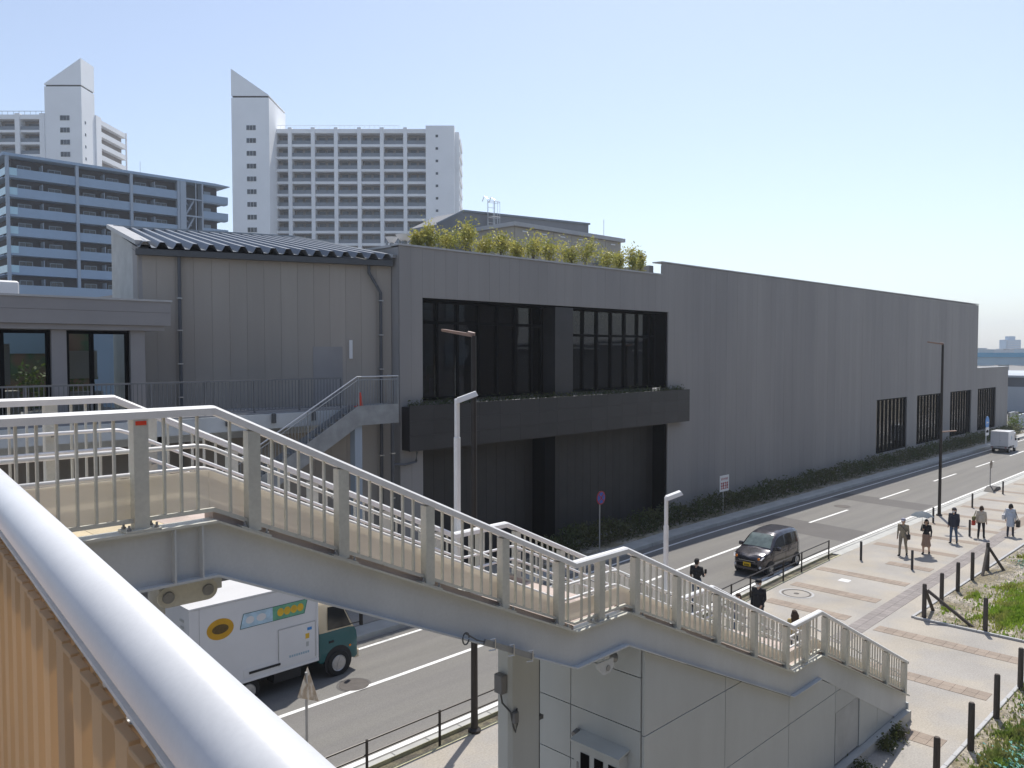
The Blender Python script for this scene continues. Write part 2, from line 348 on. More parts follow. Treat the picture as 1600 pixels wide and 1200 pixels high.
# kerb stones beside the road, near side: single stones
kst = MB().bbox(-.298, .298, -.09, .09, -.12, .0, .015).mesh('kerb_stone', 'kerb')
kn = tag(bpy.data.objects.new('kerb', MB().add([(0, 0, 0)], []).mesh('kerb', 'kerb')), kind='structure'); reg(kn, None, Matrix.Identity(4))
strip_k = strip(MB(), 15.62, 15.80, -.13, 70, 400, z1=.03); part('kerb_run', strip_k, 'kerb', kn)
x = 9.; stone = MB().bbox(-.495, .495, -.09, .09, -.15, .03, .015).mesh('kerb_stone', 'kerb')
while x < 69.9:
    a = math.atan2(off(x + .5) - off(x - .5), 1.); inst('kerb_stone', stone, kn, (x + .5, 15.71 + off(x + .5), 0), a); x += 1.0
struct('kerb_verge', strip(MB(), 15.28, 15.60, -.13, -60, 36.3, z1=-.06), 'verge_soil_shade'); struct('verge_edge', strip(MB(), 15.2, 15.275, -.13, -60, 36.3, z1=.012), 'verge_edge'); struct('verge_lip', strip(MB(), 15.605, 15.615, -.13, -60, 36.3, z1=.035), 'verge_edge')  # gutter soil and its shadow in one dark colour; yellowish strips stand for lit edges
struct('gutter_strip', strip(MB(), 15.2, 15.62, -.13, 36.3, 400, z1=.004), 'kerb')
kf = tag(bpy.data.objects.new('far_kerb', MB().add([(0, 0, 0)], []).mesh('far_kerb', 'kerb')), kind='structure'); reg(kf, None, Matrix.Identity(4))
x = 18.
stone2 = MB().bbox(-.995, .995, -.16, .16, -.15, .08, .02).mesh('kerb_stone_long', 'kerb')
while x < 110:
    a = math.atan2(off(x + 1) - off(x - 1), 2.); inst('kerb_stone', stone2, kf, (x + 1, 22.72 + off(x + 1), 0), a); x += 2.0
part('kerb_run', strip(MB(), 22.56, 22.88, -.15, -60, 17.9, z1=.08), 'kerb', kf)
struct('far_pavement', strip(MB(), 22.9, 23.45, -.15, -60, 400, z1=.05), 'kerb')
struct('planting_bed', strip(MB(), 23.47, 25.2, -.15, 24, 106, z1=.03), 'gravel_soil')
struct('forecourt', MB().box(-60, 24, 22.6, 60, -.15, .045), 'paving')
# paver bands
paver = MB().bbox(-.148, .148, -.148, .148, -.02, .010, .004)
pv_r = paver.mesh('paver_red', 'paver_red'); pv_g = paver.mesh('paver_grey', 'paver_grey')
for bx, ya, yb in ((20.05, 6.05, 8.9), (23.75, 6.05, 10.4), (27.2, 6.1, 10.35), (27.5, 11.35, 14.6), (30.2, 11.35, 14.9), (33.15, 11.35, 15.0), (36.1, 11.4, 13.4)):
    n = int((yb - ya) / .3)
    for i in range(n):
        for j in range(2): inst('paver', pv_r, pave, (bx + .15 + .3 * j, ya + .15 + .3 * i, 0))
xx = 25.2
while xx < 47:
    for j in range(2): inst('paver', pv_g, pave, (xx + .15, 10.55 + .3 * j + (xx - 25) * .02, 0))
    xx += .3
mb = MB()
for bx in (39.4, 42.7, 46., 49.3, 52.6, 56, 60, 64): mb.box(bx, bx + .6, 11.4, 15., -.02, .004)
mb.box(47.1, 120, 11.0, 11.6, -.02, .004)
part('paver_band', mb, 'paver_red', pave, kind='stuff')
# pale plaza lids and rings
def disc(c, r0, r1, z, n=28):
    m = MB(); v = []
    for k in range(n):
        a = 2 * math.pi * k / n; v += [(c[0] + r0 * math.cos(a), c[1] + r0 * math.sin(a), z), (c[0] + r1 * math.cos(a), c[1] + r1 * math.sin(a), z)]
    return m.add(v, [(2 * k, 2 * k + 1, (2 * k + 3) % (2 * n), (2 * k + 2) % (2 * n)) for k in range(n)])
r = root('manhole_cover', 'round paved manhole cover with dark ring on plaza behind guard rail', 'manhole', (29.3, 13.94, 0))
part('rim', disc((29.3, 13.94), .56, .64, .006), 'coping', r); part('ring', disc((29.3, 13.94), .47, .53, .006), 'iron', r)
part('centre_cap', MB().lathe((29.3, 13.94, 0), [(.10, 0), (.10, .008), (.0, .009)], 12), 'iron', r)
solo('access_lid', 'small white square lid set in the plaza paving', 'lid', MB().bbox(32.1, 32.55, 13.15, 13.6, -.02, .012, .03), 'sign_white', (32.3, 13.4, 0))
for c, l in (((48.3, 20.2), 'dark iron manhole cover on road between two asphalt patches'), ((12.75, 18.9), 'grey iron manhole cover on the road beside the box truck wheel')):
    r = root('manhole_cover', l, 'manhole', (c[0], c[1], RZ)); part('lid', MB().lathe((c[0], c[1], RZ), [(.42, 0), (.42, .008), (.0, .009)], 24), 'iron', r); part('frame', disc(c, .43, .48, RZ + .007), 'asphalt_patch', r)

# gravel plots with white edging
def plot(name, poly, z=.035):
    m = MB(); m.prism([(p[0], p[1], -.02) for p in poly], (0, 0, z + .02)); return struct(name, m, 'gravel_soil')
plot('gravel_plot', [(29.45, -40), (200, -40), (200, 9.75), (29.45, 9.75)])
plot('gravel_bed', [(-20, -40), (27.8, -40), (27.8, 5.62), (15, 5.62), (-20, 5.62)])
edg = tag(bpy.data.objects.new('plot_edging', MB().add([(0, 0, 0)], []).mesh('plot_edging', 'kerb')), kind='structure'); reg(edg, None, Matrix.Identity(4))
def edge_run(a, b):
    a = np.array(a, float); b = np.array(b, float); L = np.linalg.norm(b - a); n = max(1, int(L / .6)); d = (b - a) / L; rz = math.atan2(d[1], d[0])
    st = MB().bbox(-L / n / 2 + .004, L / n / 2 - .004, -.05, .05, -.05, .075, .01).mesh('edge_stone', 'coping')
    for i in range(n): c = a + d * (L / n) * (i + .5); inst('edge_stone', st, edg, (c[0], c[1], 0), rz)
edge_run((29.4, 9.8), (62, 9.9)); edge_run((29.4, 9.74), (29.4, 2)); edge_run((12.5, 5.67), (27.8, 5.67))
def grass_patch(m, cx, cy, rx, ry, n, h, z=.03):
    for _ in range(n):
        a = random.uniform(0, 6.28); q = min(abs(random.gauss(0, .55)), 1.6); a += .35 * math.sin(3 * a + cx); x0 = cx + rx * q * math.cos(a); y0 = cy + ry * q * math.sin(a); hh = h * random.uniform(.35, 1.2) * max(.35, 1.1 - .5 * q); y0 = min(y0, 9.65 if cx > 29 else 5.6); x0 = max(x0, 29.55) if cx > 29 else x0
        t = random.uniform(0, 6.28); wd = random.uniform(.008, .02) * 2; lx, ly = math.cos(t), math.sin(t); bx, by = random.uniform(-.5, .5) * hh, random.uniform(-.5, .5) * hh
        m.add([(x0 - lx * wd, y0 - ly * wd, z), (x0 + lx * wd, y0 + ly * wd, z), (x0 + bx * .5 + lx * wd * .6, y0 + by * .5 + ly * wd * .6, z + hh * .6), (x0 + bx, y0 + by, z + hh)], [(0, 1, 2, 3)])
m = MB()
for a in ((33.6, 7.0, 3.6, 1.7, 11000, .26), (31.5, 7.3, 1.6, .8, 2200, .22), (35.5, 8.3, 1.2, .5, 600, .2), (38, 7.8, 1.5, .7, 1000, .2), (33.5, 9.0, .9, .35, 350, .16), (31.0, 9.2, .7, .3, 160, .14), (41.5, 9.0, 1.2, .5, 500, .2), (31, 6.3, 1.0, 1.0, 300, .18), (36.5, 6.2, 1.6, 1.2, 900, .25), (44, 8.5, 2, .8, 500, .2)): grass_patch(m, *a)
solo('grass_patch', 'bright green grass growing on the gravel plot', 'grass', m, 'grass', (33, 7, 0), kind='stuff')
m = MB()
for a in ((24.6, 4.9, 1.5, .6, 2600, .22), (22.2, 4.6, 1.3, .8, 3400, .24), (20.4, 4.9, .9, .5, 1500, .2), (25.6, 4.4, .8, .7, 500, .2), (19, 4.6, 1.2, .8, 700, .2)): grass_patch(m, *a)
solo('weed_patch', 'straggly weeds along the gravel bed beside the paved path', 'weeds', m, 'weed', (22, 4.8, 0), kind='stuff')
m = MB()
for i in range(5200):
    if i % 3: x0 = random.uniform(29.6, 48); y0 = random.uniform(x0 * .2, 9.65)
    else: x0 = random.uniform(16, 27.7); y0 = random.uniform(3.2, 5.58)
    r_ = random.uniform(.012, .04); a = random.uniform(0, 6.28); c_, s__ = math.cos(a) * r_, math.sin(a) * r_
    m.add([(x0 + c_, y0 + s__, .03), (x0 - s__, y0 + c_, .03), (x0 - c_ * 1.2, y0 - s__ * 1.2, .03), (x0 + s__, y0 - c_, .03), (x0, y0, .04 + r_ * .7)], [(0, 1, 4), (1, 2, 4), (2, 3, 4), (3, 0, 4)])
solo('pebbles', 'loose pale pebbles scattered over the gravel plots', 'gravel', m, 'pebble', (30, 7, 0), kind='stuff')
m = MB()
for i in range(1500):
    cx, cy = random.choice(((22.4, 4.3), (20.6, 4.5), (21.4, 4.2), (23.6, 4.5), (19.4, 4.4), (40.2, 8.6))); x0 = random.gauss(cx, .5); y0 = random.gauss(cy, .22); t = random.uniform(0, 3.14); z0 = random.uniform(.05, .16)
    m.add([(x0, y0, z0), (x0 + .10 * math.cos(t), y0 + .10 * math.sin(t), z0 + random.uniform(-.04, .05)), (x0 + .07 * math.cos(t + .6), y0 + .07 * math.sin(t + .6) + .03, z0 + .03)], [(0, 1, 2)])
solo('netting_scraps', 'torn teal netting lying among the weeds on gravel', 'netting', m, 'netting', (22, 4, 0), kind='stuff')

# ------------------------------------------------------------------ main concrete building
B = root('concrete_building', 'long grey concrete building with dark framed windows and black planter balcony', 'building', (19.05, 25., 0))
def bp(name, mat, x0, x1, y0, y1, z0, z1, parent=None):
    p = parent or B; l = WM[p.name].translation; return piece(name, mat, p, x0 - l.x, x1 - l.x, y0 - l.y, y1 - l.y, z0 - l.z, z1 - l.z)
# backing structure
bk = MB()
bk.box(19.05, 20.17, 25.07, 25.9, 0, 13.15); bk.box(20.17, 37.0, 25.07, 25.95, 11.32, 13.15); bk.box(37.0, 66., 25.07, 25.5, 0, 13.8)
bk.box(66, 92.2, 25.07, 25.5, 5.35, 13.7); bk.box(92.2, 103.7, 25.07, 25.5, 5.35, 7.3); bk.box(66, 103.7, 25.07, 25.5, 0, .95)
for a, b in ((72.65, 75.05), (81.55, 83.95), (90.45, 92.6), (99.1, 103.7)): bk.box(a, b, 25.07, 25.5, .95, 5.35)
bk.box(91.9, 92.2, 25.5, 60, 0, 13.7); bk.box(103.4, 103.7, 25.5, 60, 0, 7.3)
bk.box(19.05, 19.35, 25.9, 30, 0, 13.15); bk.box(36.55, 36.95, 25.95, 60, 11.8, 13.8)
part('core_wall', bk, 'concrete_smooth', B)
sl_ = MB(); sl_.box(19.35, 91.9, 25.95, 60, 12.5, 12.8); sl_.box(92.2, 103.4, 25.5, 60, 6.7, 6.95); part('roof_slab', sl_, 'concrete_smooth', B)
def panels(x0, x1, z0, z1, wd):
    n = max(1, round((x1 - x0) / wd)); wdt = (x1 - x0) / n
    for i in range(n): bp('wall_panel', 'concrete', x0 + i * wdt + .0025, x0 + (i + 1) * wdt - .0025, 25.0 + random.uniform(-.002, .002), 25.06, z0, z1)
panels(19.05, 20.17, .1, 5.3, .6); panels(19.05, 20.17, 5.31, 13.2, .6)
panels(20.17, 36.4, 11.27, 13.2, .6); panels(36.4, 37.0, 11.27, 13.85, .6); panels(37.0, 66., .05, 13.85, .6)
panels(66, 92.2, 5.3, 13.8, .9); panels(92.2, 103.7, 5.3, 7.4, .9); panels(66, 103.7, .05, 1., .9)
for a, b in ((72.65, 75.05), (81.55, 83.95), (90.45, 92.6), (99.1, 103.7)): panels(a, b, 1.0, 5.3, .8)
cp = MB(); cp.box(19.0, 36.35, 24.95, 25.45, 13.202, 13.27); cp.box(36.35, 92.25, 24.96, 25.6, 13.87, 13.93); cp.box(92.25, 103.8, 24.96, 25.5, 7.41, 7.47); cp.box(18.98, 19.4, 25.45, 29.5, 13.16, 13.25)
part('coping', cp, 'coping', B)
# reveals and column between the big windows
rv = MB(); rv.box(20.17, 20.25, 25.08, 25.95, 7.2, 11.27); rv.box(36.9, 37.0, 25.08, 25.95, 7.2, 11.27); rv.box(20.25, 36.9, 25.07, 25.95, 11.22, 11.30)
part('window_reveal', rv, 'black_frame', B)
part('window_column', MB().box(27.95, 29.2, 25.02, 26.3, 7.15, 11.2), 'dark_tile', B)
GY = 25.85
def bigwindow(xs, zt, z0, z1, name='window'):
    wdw = MB(); wdw.box(xs[0], xs[-1], GY - .06, GY + .06, z1 - .09, z1)
    W = part('window', wdw, 'black_frame', B); bp('sill', 'black_frame', xs[0], xs[-1], GY - .06, GY + .06, z0, z0 + .10, W)
    for x in xs: bp('mullion', 'black_frame', x - .055, x + .055, GY - .10, GY + .06, z0 + .1, z1 - .09, W)
    bp('transom', 'black_frame', xs[0] + .06, xs[-1] - .06, GY - .075, GY + .055, zt - .06, zt + .06, W)
    for a, b in zip(xs[:-1], xs[1:]):
        for c, d in ((z0 + .1, zt - .06), (zt + .06, z1 - .09)): bp('pane', 'window_glass', a + .056, b - .056, GY - .01, GY + .01, c + .002, d - .002, W)
X_ = lambda px, y=GY: float(OY(px, 550, y)[0])
bigwindow([20.3] + [X_(p) for p in (681, 713, 746, 775, 803, 829, 853)] + [27.85], 10.35, 7.2, 11.22)
bigwindow([29.25] + [X_(p) for p in (909, 931, 953, 974, 994, 1012, 1031)] + [36.88], 9.95, 7.2, 11.22)
# room behind the big windows
rm = MB(); rm.box(20.2, 36.95, 25.95, 33, 7.0, 7.18); rm.box(20.2, 36.95, 33, 33.2, 7.18, 11.5); rm.box(20.2, 36.95, 25.96, 33, 11.31, 11.5); rm.box(36.97, 37.2, 25.96, 33, 7.18, 11.4); rm.box(20.0, 20.18, 25.96, 33, 7.18, 11.4)
part('room_shell', rm, 'interior', B)
for x in (31.4, 35.3): part('room_column', MB().lathe((x, 28.2, 7.18), [(.28, 0), (.28, 4.1)], 16), 'interior_pale', B, 40)
m = MB()
for i in range(9): x = 21 + i * 1.75; m.box(x, x + .9, 29 + (i % 3), 29.6 + (i % 3), 7.18, 7.95); m.box(x + .1, x + .8, 30.2, 30.25, 7.9, 8.5)
part('furniture', m, 'interior_warm', B)
solo('exit_sign', 'small square sign hanging behind upper corner of the left big window', 'sign', MB().box(27.0, 27.3, 26.3, 26.33, 10.45, 10.75), 'sign_white', (27.15, 26.3, 10.45))
# black planter balcony, tiled
pb = part('balcony_planter', MB().box(19.13, 38.4, 24.56, 25.0, 5.38, 7.05), 'dark_tile', B)
nx = 16; wx = (38.4 - 19.13) / nx
for i in range(nx):
    for j, (a, b) in enumerate(((5.36, 5.94), (5.945, 6.52), (6.525, 7.1))): bp('tile', 'dark_tile', 19.13 + i * wx + .004, 19.13 + (i + 1) * wx - .004, 24.52, 24.56, a, b, pb)
m = MB(); pts = [(random.uniform(19.3, 38.2), random.gauss(24.78, .1), 7.05 + abs(random.gauss(0, .12))) for _ in range(2600)]
leaves(m, pts, .055); solo('balcony_groundcover', 'low dark plants growing along the top of black balcony planter', 'plants', m, 'leaf_dark', (28, 24.8, 7.05), kind='stuff')
# recess below
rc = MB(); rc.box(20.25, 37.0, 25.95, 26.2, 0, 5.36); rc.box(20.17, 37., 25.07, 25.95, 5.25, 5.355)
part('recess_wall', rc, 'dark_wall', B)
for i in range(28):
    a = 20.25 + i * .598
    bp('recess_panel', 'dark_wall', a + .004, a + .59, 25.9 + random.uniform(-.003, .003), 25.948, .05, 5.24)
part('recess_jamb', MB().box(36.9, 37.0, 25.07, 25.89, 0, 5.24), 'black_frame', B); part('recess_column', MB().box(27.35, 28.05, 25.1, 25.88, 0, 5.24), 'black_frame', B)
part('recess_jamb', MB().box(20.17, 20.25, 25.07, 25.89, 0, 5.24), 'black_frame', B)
# slatted ground floor windows
for (a, b) in ((65.98, 72.65), (75.05, 81.55), (83.95, 90.45), (92.6, 99.1)):
    W = part('window', MB().box(a, b, 25.08, 25.25, 5.22, 5.3), 'black_frame', B); bp('sill', 'black_frame', a, b, 25.08, 25.25, 1.0, 1.08, W)
    n = 8
    for i in range(n + 1):
        x = a + .06 + (b - a - .12) * i / n; bp('slat', 'black_frame', x - .06, x + .06, 25.10, 25.20, 1.08, 5.22, W)
    for i in range(n):
        x = a + .06 + (b - a - .12) * i / n; bp('pane', 'window_glass', x + .062, x + (b - a - .12) / n - .062, 25.18, 25.19, 1.085, 5.215, W)
rm = MB(); rm.box(65.5, 103, 30, 30.2, 0, 5.6); rm.box(65.5, 103, 25.55, 30, .7, .9); rm.box(65.5, 103, 25.55, 30, 5.4, 5.6); part('room_shell', rm, 'interior', B)
# roof things
def shrub(px, top, wpx, lab, y=25.75, base=13.0):
    x = float(OY(px, 400, y)[0]); zt = float(OY(px, top, y)[2]); h = max(.5, (zt - base) * random.uniform(.74, 1.0)); rw = wpx * (x * .7088 + y * .7054) / F / 2 * 1.15
    t = root('roof_shrub', lab, 'shrub', (x, y, base), group='olive shrubs in the roof planter'); st = MB(); lv = MB()
    tips = []
    for k in range(5):
        a = random.uniform(0, 6.28); q = random.uniform(.2, 1) * rw; p = (x + q * math.cos(a), y + q * .6 * math.sin(a), base + h * random.uniform(.65, .95)); md = (x + q * .25 * math.cos(a), y, base + h * .4)
        st.tube([(x + random.uniform(-.05, .05), y, base), md, p], [.018, .012, .006], 5); tips += [p, tuple((np.array(p) + np.array(md)) / 2)]
    part('stem', st, 'bark', t)
    pts = []
    for p in tips:
        for _ in range(78): pts.append(np.array(p) + np.random.normal(size=3) * np.array([rw * .38, rw * .36, h * .15]))
    for _ in range(50): pts.append((x + random.gauss(0, rw * .4), y + random.gauss(0, rw * .3), base + h * random.uniform(.25, 1)))
    leaves(lv, pts, .068); part('foliage', lv, 'leaf_olive', t)
for i, (px, top, wp) in enumerate(((652, 358, 16), (668, 346, 24), (700, 354, 40), (728, 352, 34), (757, 362, 34), (782, 366, 30), (808, 370, 26), (833, 366, 36), (858, 372, 32), (893, 378, 30), (915, 378, 34), (950, 388, 34), (968, 392, 24), (988, 388, 20), (1001, 398, 12))):
    shrub(px, top, wp, 'yellow-green shrub in the row along the roof parapet above the big windows' if i < 13 else 'sparse thin shrub at the bare end of the roof parapet row')
R1 = root('plant_room', 'dark grey flat-topped rooftop plant room with access ladder', 'plant room', (27, 36, 12.8))
def boxw(x0, x1, y0, y1, z0, z1): return MB().box(x0, x1, y0, y1, z0, z1)
m = MB(); m.prism([(30.2, 36, 12.8), (43.6, 36, 12.8), (43.6, 36, 17.85), (32.2, 36, 17.35), (30.2, 36, 16.4)], (0, 2.6, 0)); part('wall', m, 'grey_box', R1)
part('roof_edge', MB().beam((32.1, 35.97, 17.38), (43.7, 35.97, 17.88), .1, .12).beam((30.1, 35.97, 16.42), (32.1, 35.97, 17.38), .1, .12), 'roof_metal', R1)
ld = MB()
for s in (-.28, .28): ld.tube([(34.2 + s, 35.8, 14), (34.2 + s, 35.8, 18.3), (34.2 + s, 36.1, 18.5), (34.2 + s, 36.3, 18.2)], .025, 6)
for k in range(14): ld.tube([(33.92, 35.8, 14.2 + k * .3), (34.48, 35.8, 14.2 + k * .3)], .015, 5)
for z in (16.2, 17.2, 18.1): ld.tube([(33.92, 35.8, z)] + [(34.2 - .5 * math.cos(a), 35.8 - .55 * math.sin(a), z) for a in np.linspace(.6, 2.54, 8)] + [(34.48, 35.8, z)], .018, 5)
for a in (1., 1.57, 2.14): ld.tube([(34.2 - .5 * math.cos(a), 35.8 - .55 * math.sin(a), 16.2), (34.2 - .5 * math.cos(a), 35.8 - .55 * math.sin(a), 18.1)], .012, 5)
part('ladder', ld, 'clamp', R1)
R2 = root('equipment_shed', 'beige panelled rooftop shed with small top vents behind the shrubs', 'shed', (32, 31.5, 12.8))
part('wall', MB().box(31.9, 41.4, 31.6, 35., 12.8, 16.0), 'beige_box', R2); part('roof', MB().box(31.7, 41.6, 31.35, 35.2, 16.0, 16.22), 'coping', R2)
for i in range(6):
    bp('wall_panel', 'beige_box', 31.95 + i * 1.575, 31.95 + i * 1.575 + 1.55, 31.54, 31.597, 12.85, 15.98, R2)
    bp('vent', 'sign_white', 32.5 + i * 1.575, 32.9 + i * 1.575, 31.50, 31.537, 15.75, 15.82, R2)
part('antenna', MB().tube([(41.5, 33, 16.2), (41.5, 33, 17.6)], .02, 5), 'clamp', R2)
m = MB(); m.box(36.2, 37.1, 27.4, 29, 12.8, 14.3); m.box(35.3, 36.1, 27.6, 29, 12.8, 14.0)
solo('roof_duct_box', 'pale metal equipment box beyond the end of roof shrubs', 'equipment', MB().bbox(38.6, 39.8, 30.2, 31.4, 12.8, 14.6, .05), 'galvanised', (39, 30.8, 12.8))
for x, y, zz, s in ((20.85, 27.0, 13.72, 1.), (21.7, 29.0, 13.9, .75)):
    t = root('roof_vent', 'white bowl-shaped vent on the roof beside the corrugated roof end', 'vent', (x, y, 12.8), group='bowl vents at the roof corner')
    part('bowl', MB().lathe((x, y, zz), [(.16 * s, 0), (.22 * s, .06), (.36 * s, .22), (.37 * s, .25), (0.02, .26)], 20), 'sign_white', t, 40)
    part('neck', MB().lathe((x, y, 12.8), [(.12 * s, 0), (.12 * s, zz - 12.8 + .02)], 14), 'galvanised', t)
    part('bracket', MB().box(x - .3, x - .24, y - .05, y + .05, 12.8, zz), 'galvanised', t)

# ------------------------------------------------------------------ hall wing with folded metal roof
WL = np.array([10.70, 28.50]); WR = np.array([19.02, 25.47]); wd_ = WR - WL; WLEN = float(np.linalg.norm(wd_)); wd_ /= WLEN; wn = np.array([-wd_[1], wd_[0]])   # wn points away from the road
wrz = math.atan2(wd_[1], wd_[0])
H_ = root('hall_wing', 'brown grey concrete hall with corrugated folded metal roof', 'building', (WL[0], WL[1], 0), wrz)
part('core_wall', MB().box(0.0, WLEN, .07, .4, 0, 12.55), 'concrete_wing', H_, local=True)
n = 15
for i in range(n):
    a = .0 + i * WLEN / n; piece('wall_panel', 'concrete_wing', H_, a + .003, a + WLEN / n - .003, random.uniform(-.002, .002), .066, 7.2 if False else .05, 12.5)
piece('door', 'concrete_smooth', H_, 5.85, 6.95, -.02, .0, 7.2, 9.35); piece('light_fitting', 'sign_white', H_, 7.2, 7.32, -.06, 0, 8.9, 9.6)
# gutter and roof sheets (eave, ridge)
part('gutter', MB().box(-.05, WLEN - .02, -.30, .0, 12.42, 12.62), 'gutter', H_, local=True)
EL = np.array([*(WL - wn * .35), 12.72]); ER = np.array([*(WR - wn * .35), 12.72]); RL = np.array([11.25, 32.2, 13.72]); RR = np.array([17.5, 29.92, 13.72])
NW = 17
for i in range(NW):
    sec = [(0., 0.), (.14, 0.), (.36, .20), (.64, .20), (.86, 0.), (1.0, 0.)]
    v = []; f = []
    for (u, h) in sec:
        t = (i + u) / NW
        for q in range(2):
            p = (EL + (ER - EL) * t) if q == 0 else (RL + (RR - RL) * t)
            v.append(p + np.array([0, 0, h - .06])); 
    top = len(v); v += [p + np.array([0, 0, -.012]) for p in v[:top]]
    for k in range(5): f.append((2 * k, 2 * k + 2, 2 * k + 3, 2 * k + 1)); f.append((top + 2 * k + 1, top + 2 * k + 3, top + 2 * k + 2, top + 2 * k)); f.append((2 * k, top + 2 * k, top + 2 * k + 2, 2 * k + 2))
    part('roof_sheet', MB().add(v, f), 'roof_metal', H_)
rk = MB(); rk.beam(ER + np.array([.05, 0, .06]), RR + np.array([.05, 0, .10]), .28, .12); rk.beam(RL + np.array([0, 0, .1]), RR + np.array([0, 0, .1]), .3, .1)
part('verge_trim', rk, 'roof_edge', H_)
bf = MB(); v = [(*WL, 12.5), (*WR, 12.5), (RR[0], RR[1], 13.6), (RL[0], RL[1], 13.6)]; bf.add(v, [(0, 1, 2, 3)]); bf.add([(*WR, 0), (*WR, 12.6), tuple(RR - np.array([0, 0, .1])), (RR[0], RR[1], 0)], [(0, 1, 2, 3)]); part('roof_deck', bf, 'gutter', H_)
# left gable: pale raw concrete with a sloping coping
gl = MB(); g0 = np.array([10.72, 28.45, 0]); g1 = np.array([11.2, 32.3, 0]); th = np.array([.35, .0, 0])
g0b = g0.copy(); mid = g0 + (g1 - g0) * .2
def gz(p, z): return (p[0], p[1], z)
gl.prism([gz(mid, 0), gz(g1, 0), gz(g1, 13.72), gz(mid, 12.95)], th, 0); part('gable_wall', gl, 'concrete_pale', H_)
part('gable_corner', MB().prism([gz(g0, 0), gz(mid, 0), gz(mid, 12.95), gz(g0, 12.73)], th), 'concrete_smooth', H_)
part('gable_coping', MB().beam(gz(g0 + np.array([.1, -.15, 0]), 12.84), gz(g1 + np.array([.1, 0, 0]), 13.84), .5, .14), 'coping', H_)
def wl(px, py=450):     # hall wall local x of a pixel column
    d = ray(px, py); A = np.array([[d[0], -wd_[0]], [d[1], -wd_[1]]]); t, s_ = np.linalg.solve(A, WL); return float(s_)
def downpipe(pts, clamps):
    dp = part('downpipe', MB().tube(pts, .06, 10), 'pipe_grey', H_, 40, local=True)
    for z, x in clamps: o = piece('clamp', 'clamp', dp, x - .085, x + .085, -.24, -.02, z - .02, z + .02)
x1 = wl(280); downpipe([(x1, -.14, 12.45), (x1, -.14, 0.1)], [(z, x1) for z in (11.0, 9.9, 8.75, 7.6, 6.)])
x2 = wl(603) - .25; downpipe([(x2 - .45, -.14, 12.45), (x2 - .45, -.14, 12.15), (x2, -.14, 11.4), (x2, -.14, .1)], [(z, x2) for z in (11.1, 9.8, 8.5, 6.6, 5.2)])
# low building behind, between hall and tower
solo('service_block', 'low grey roof block behind the corrugated hall roof', 'building', MB().box(17.9, 30, 33, 40, 0, 14.1).box(18.2, 21., 32.9, 33, 13.2, 14.3), 'galvanised', (18, 33, 0))

# ------------------------------------------------------------------ canopy shop front and deck in front of the hall
C_ = root('canopy_pavilion', 'glass shop front under a flat grey canopy on the raised deck', 'building', (-6, 26, 7.15))
part('fascia', MB().box(-8, 10.66, 25.75, 27.6, 9.98, 10.38), 'fascia', C_); part('fascia', MB().box(-8, 10.66, 25.74, 27.6, 10.385, 10.72), 'fascia', C_)
part('fascia_cap', MB().box(-8, 10.70, 25.70, 27.6, 10.722, 10.78), 'coping', C_); part('soffit', MB().box(-8, 10.5, 25.85, 27.6, 9.82, 9.975), 'fascia', C_)
part('canopy_roof', MB().box(-8, 10.4, 27.6, 28.1, 9.82, 10.6), 'fascia', C_)  # stops short so sun reaches the added backdrop behind the glass
def cpc(name, mat, x0, x1, y0, y1, z0, z1): l = WM[C_.name].translation; return piece(name, mat, C_, x0 - l.x, x1 - l.x, y0 - l.y, y1 - l.y, z0 - l.z, z1 - l.z)
for a, b in ((7.32, 7.72), (9.52, 9.95), (4.9, 5.2)): cpc('column', 'fascia', a, b, 26.0, 26.4, 7.15, 9.815)
for a, b, mid in ((5.2, 7.32, 6.1), (7.72, 9.52, 8.45)):
    wf = MB()
    for x in (a + .05, mid, b - .05): wf.box(x - .05, x + .05, 26.12, 26.26, 7.2, 9.78)
    wf.box(a, b, 26.12, 26.26, 9.70, 9.8); W = part('window', wf, 'black_frame', C_)
    for p, q in ((a + .1, mid - .05), (mid + .05, b - .1)): o = part('pane', MB().box(p, q, 26.18, 26.2, 7.2, 9.70), 'lobby_glass', W)
part('rear_wall', MB().box(4.0, 10.5, 32.5, 32.6, 7.15, 10.6), 'interior_warm', C_); part('rear_panel', MB().box(5.4, 7.0, 32.4, 32.49, 8.3, 9.9), 'mid_glass', C_); part('rear_panel', MB().box(7.6, 9.2, 32.4, 32.49, 9.1, 10.), 'bluegrey', C_)  # added wall, panels and shrubs: sunlit colours to show behind the glass
for x_c, y_c, rr_ in ((6.3, 30.6, .5), (9.2, 31.2, .7), (8.2, 31.5, .45)):
    q_ = MB(); leaves(q_, [(x_c + random.gauss(0, rr_ * .5), y_c + random.gauss(0, rr_ * .4), 7.3 + abs(random.gauss(.5, .4))) for _ in range(420)], .09)
    t = root('backdrop_shrub', 'green shrub added behind the pavilion glass for sunlit colour', 'shrub', (x_c, y_c, 7.15), group='shrubs behind the pavilion glass'); part('foliage', q_, 'leaf_green', t); part('stem', MB().tube([(x_c, y_c, 7.15), (x_c, y_c, 7.8)], .02, 5), 'bark', t)
ci = MB(); ci.box(5.3, 6.9, 27.6, 28.2, 7.15, 8.0); ci.box(7.9, 9.3, 27.8, 28.3, 7.15, 7.9); ci.box(6.1, 6.6, 27.4, 27.45, 8.2, 9.4); ci.box(8.2, 9.4, 28.6, 28.7, 8.3, 9.2); part('display_counter', ci, 'beige_box', C_)
solo('roof_box', 'small white box lying on canopy roof at the frame edge', 'box', MB().bbox(5.4, 7.2, 28.6, 29.6, 10.6, 11.35, .05), 'sign_white', (6.3, 29.1, 10.6))
D_ = root('raised_deck', 'raised concrete walkway deck along the hall with blue-grey edge beam', 'deck', (6, 25, 0))
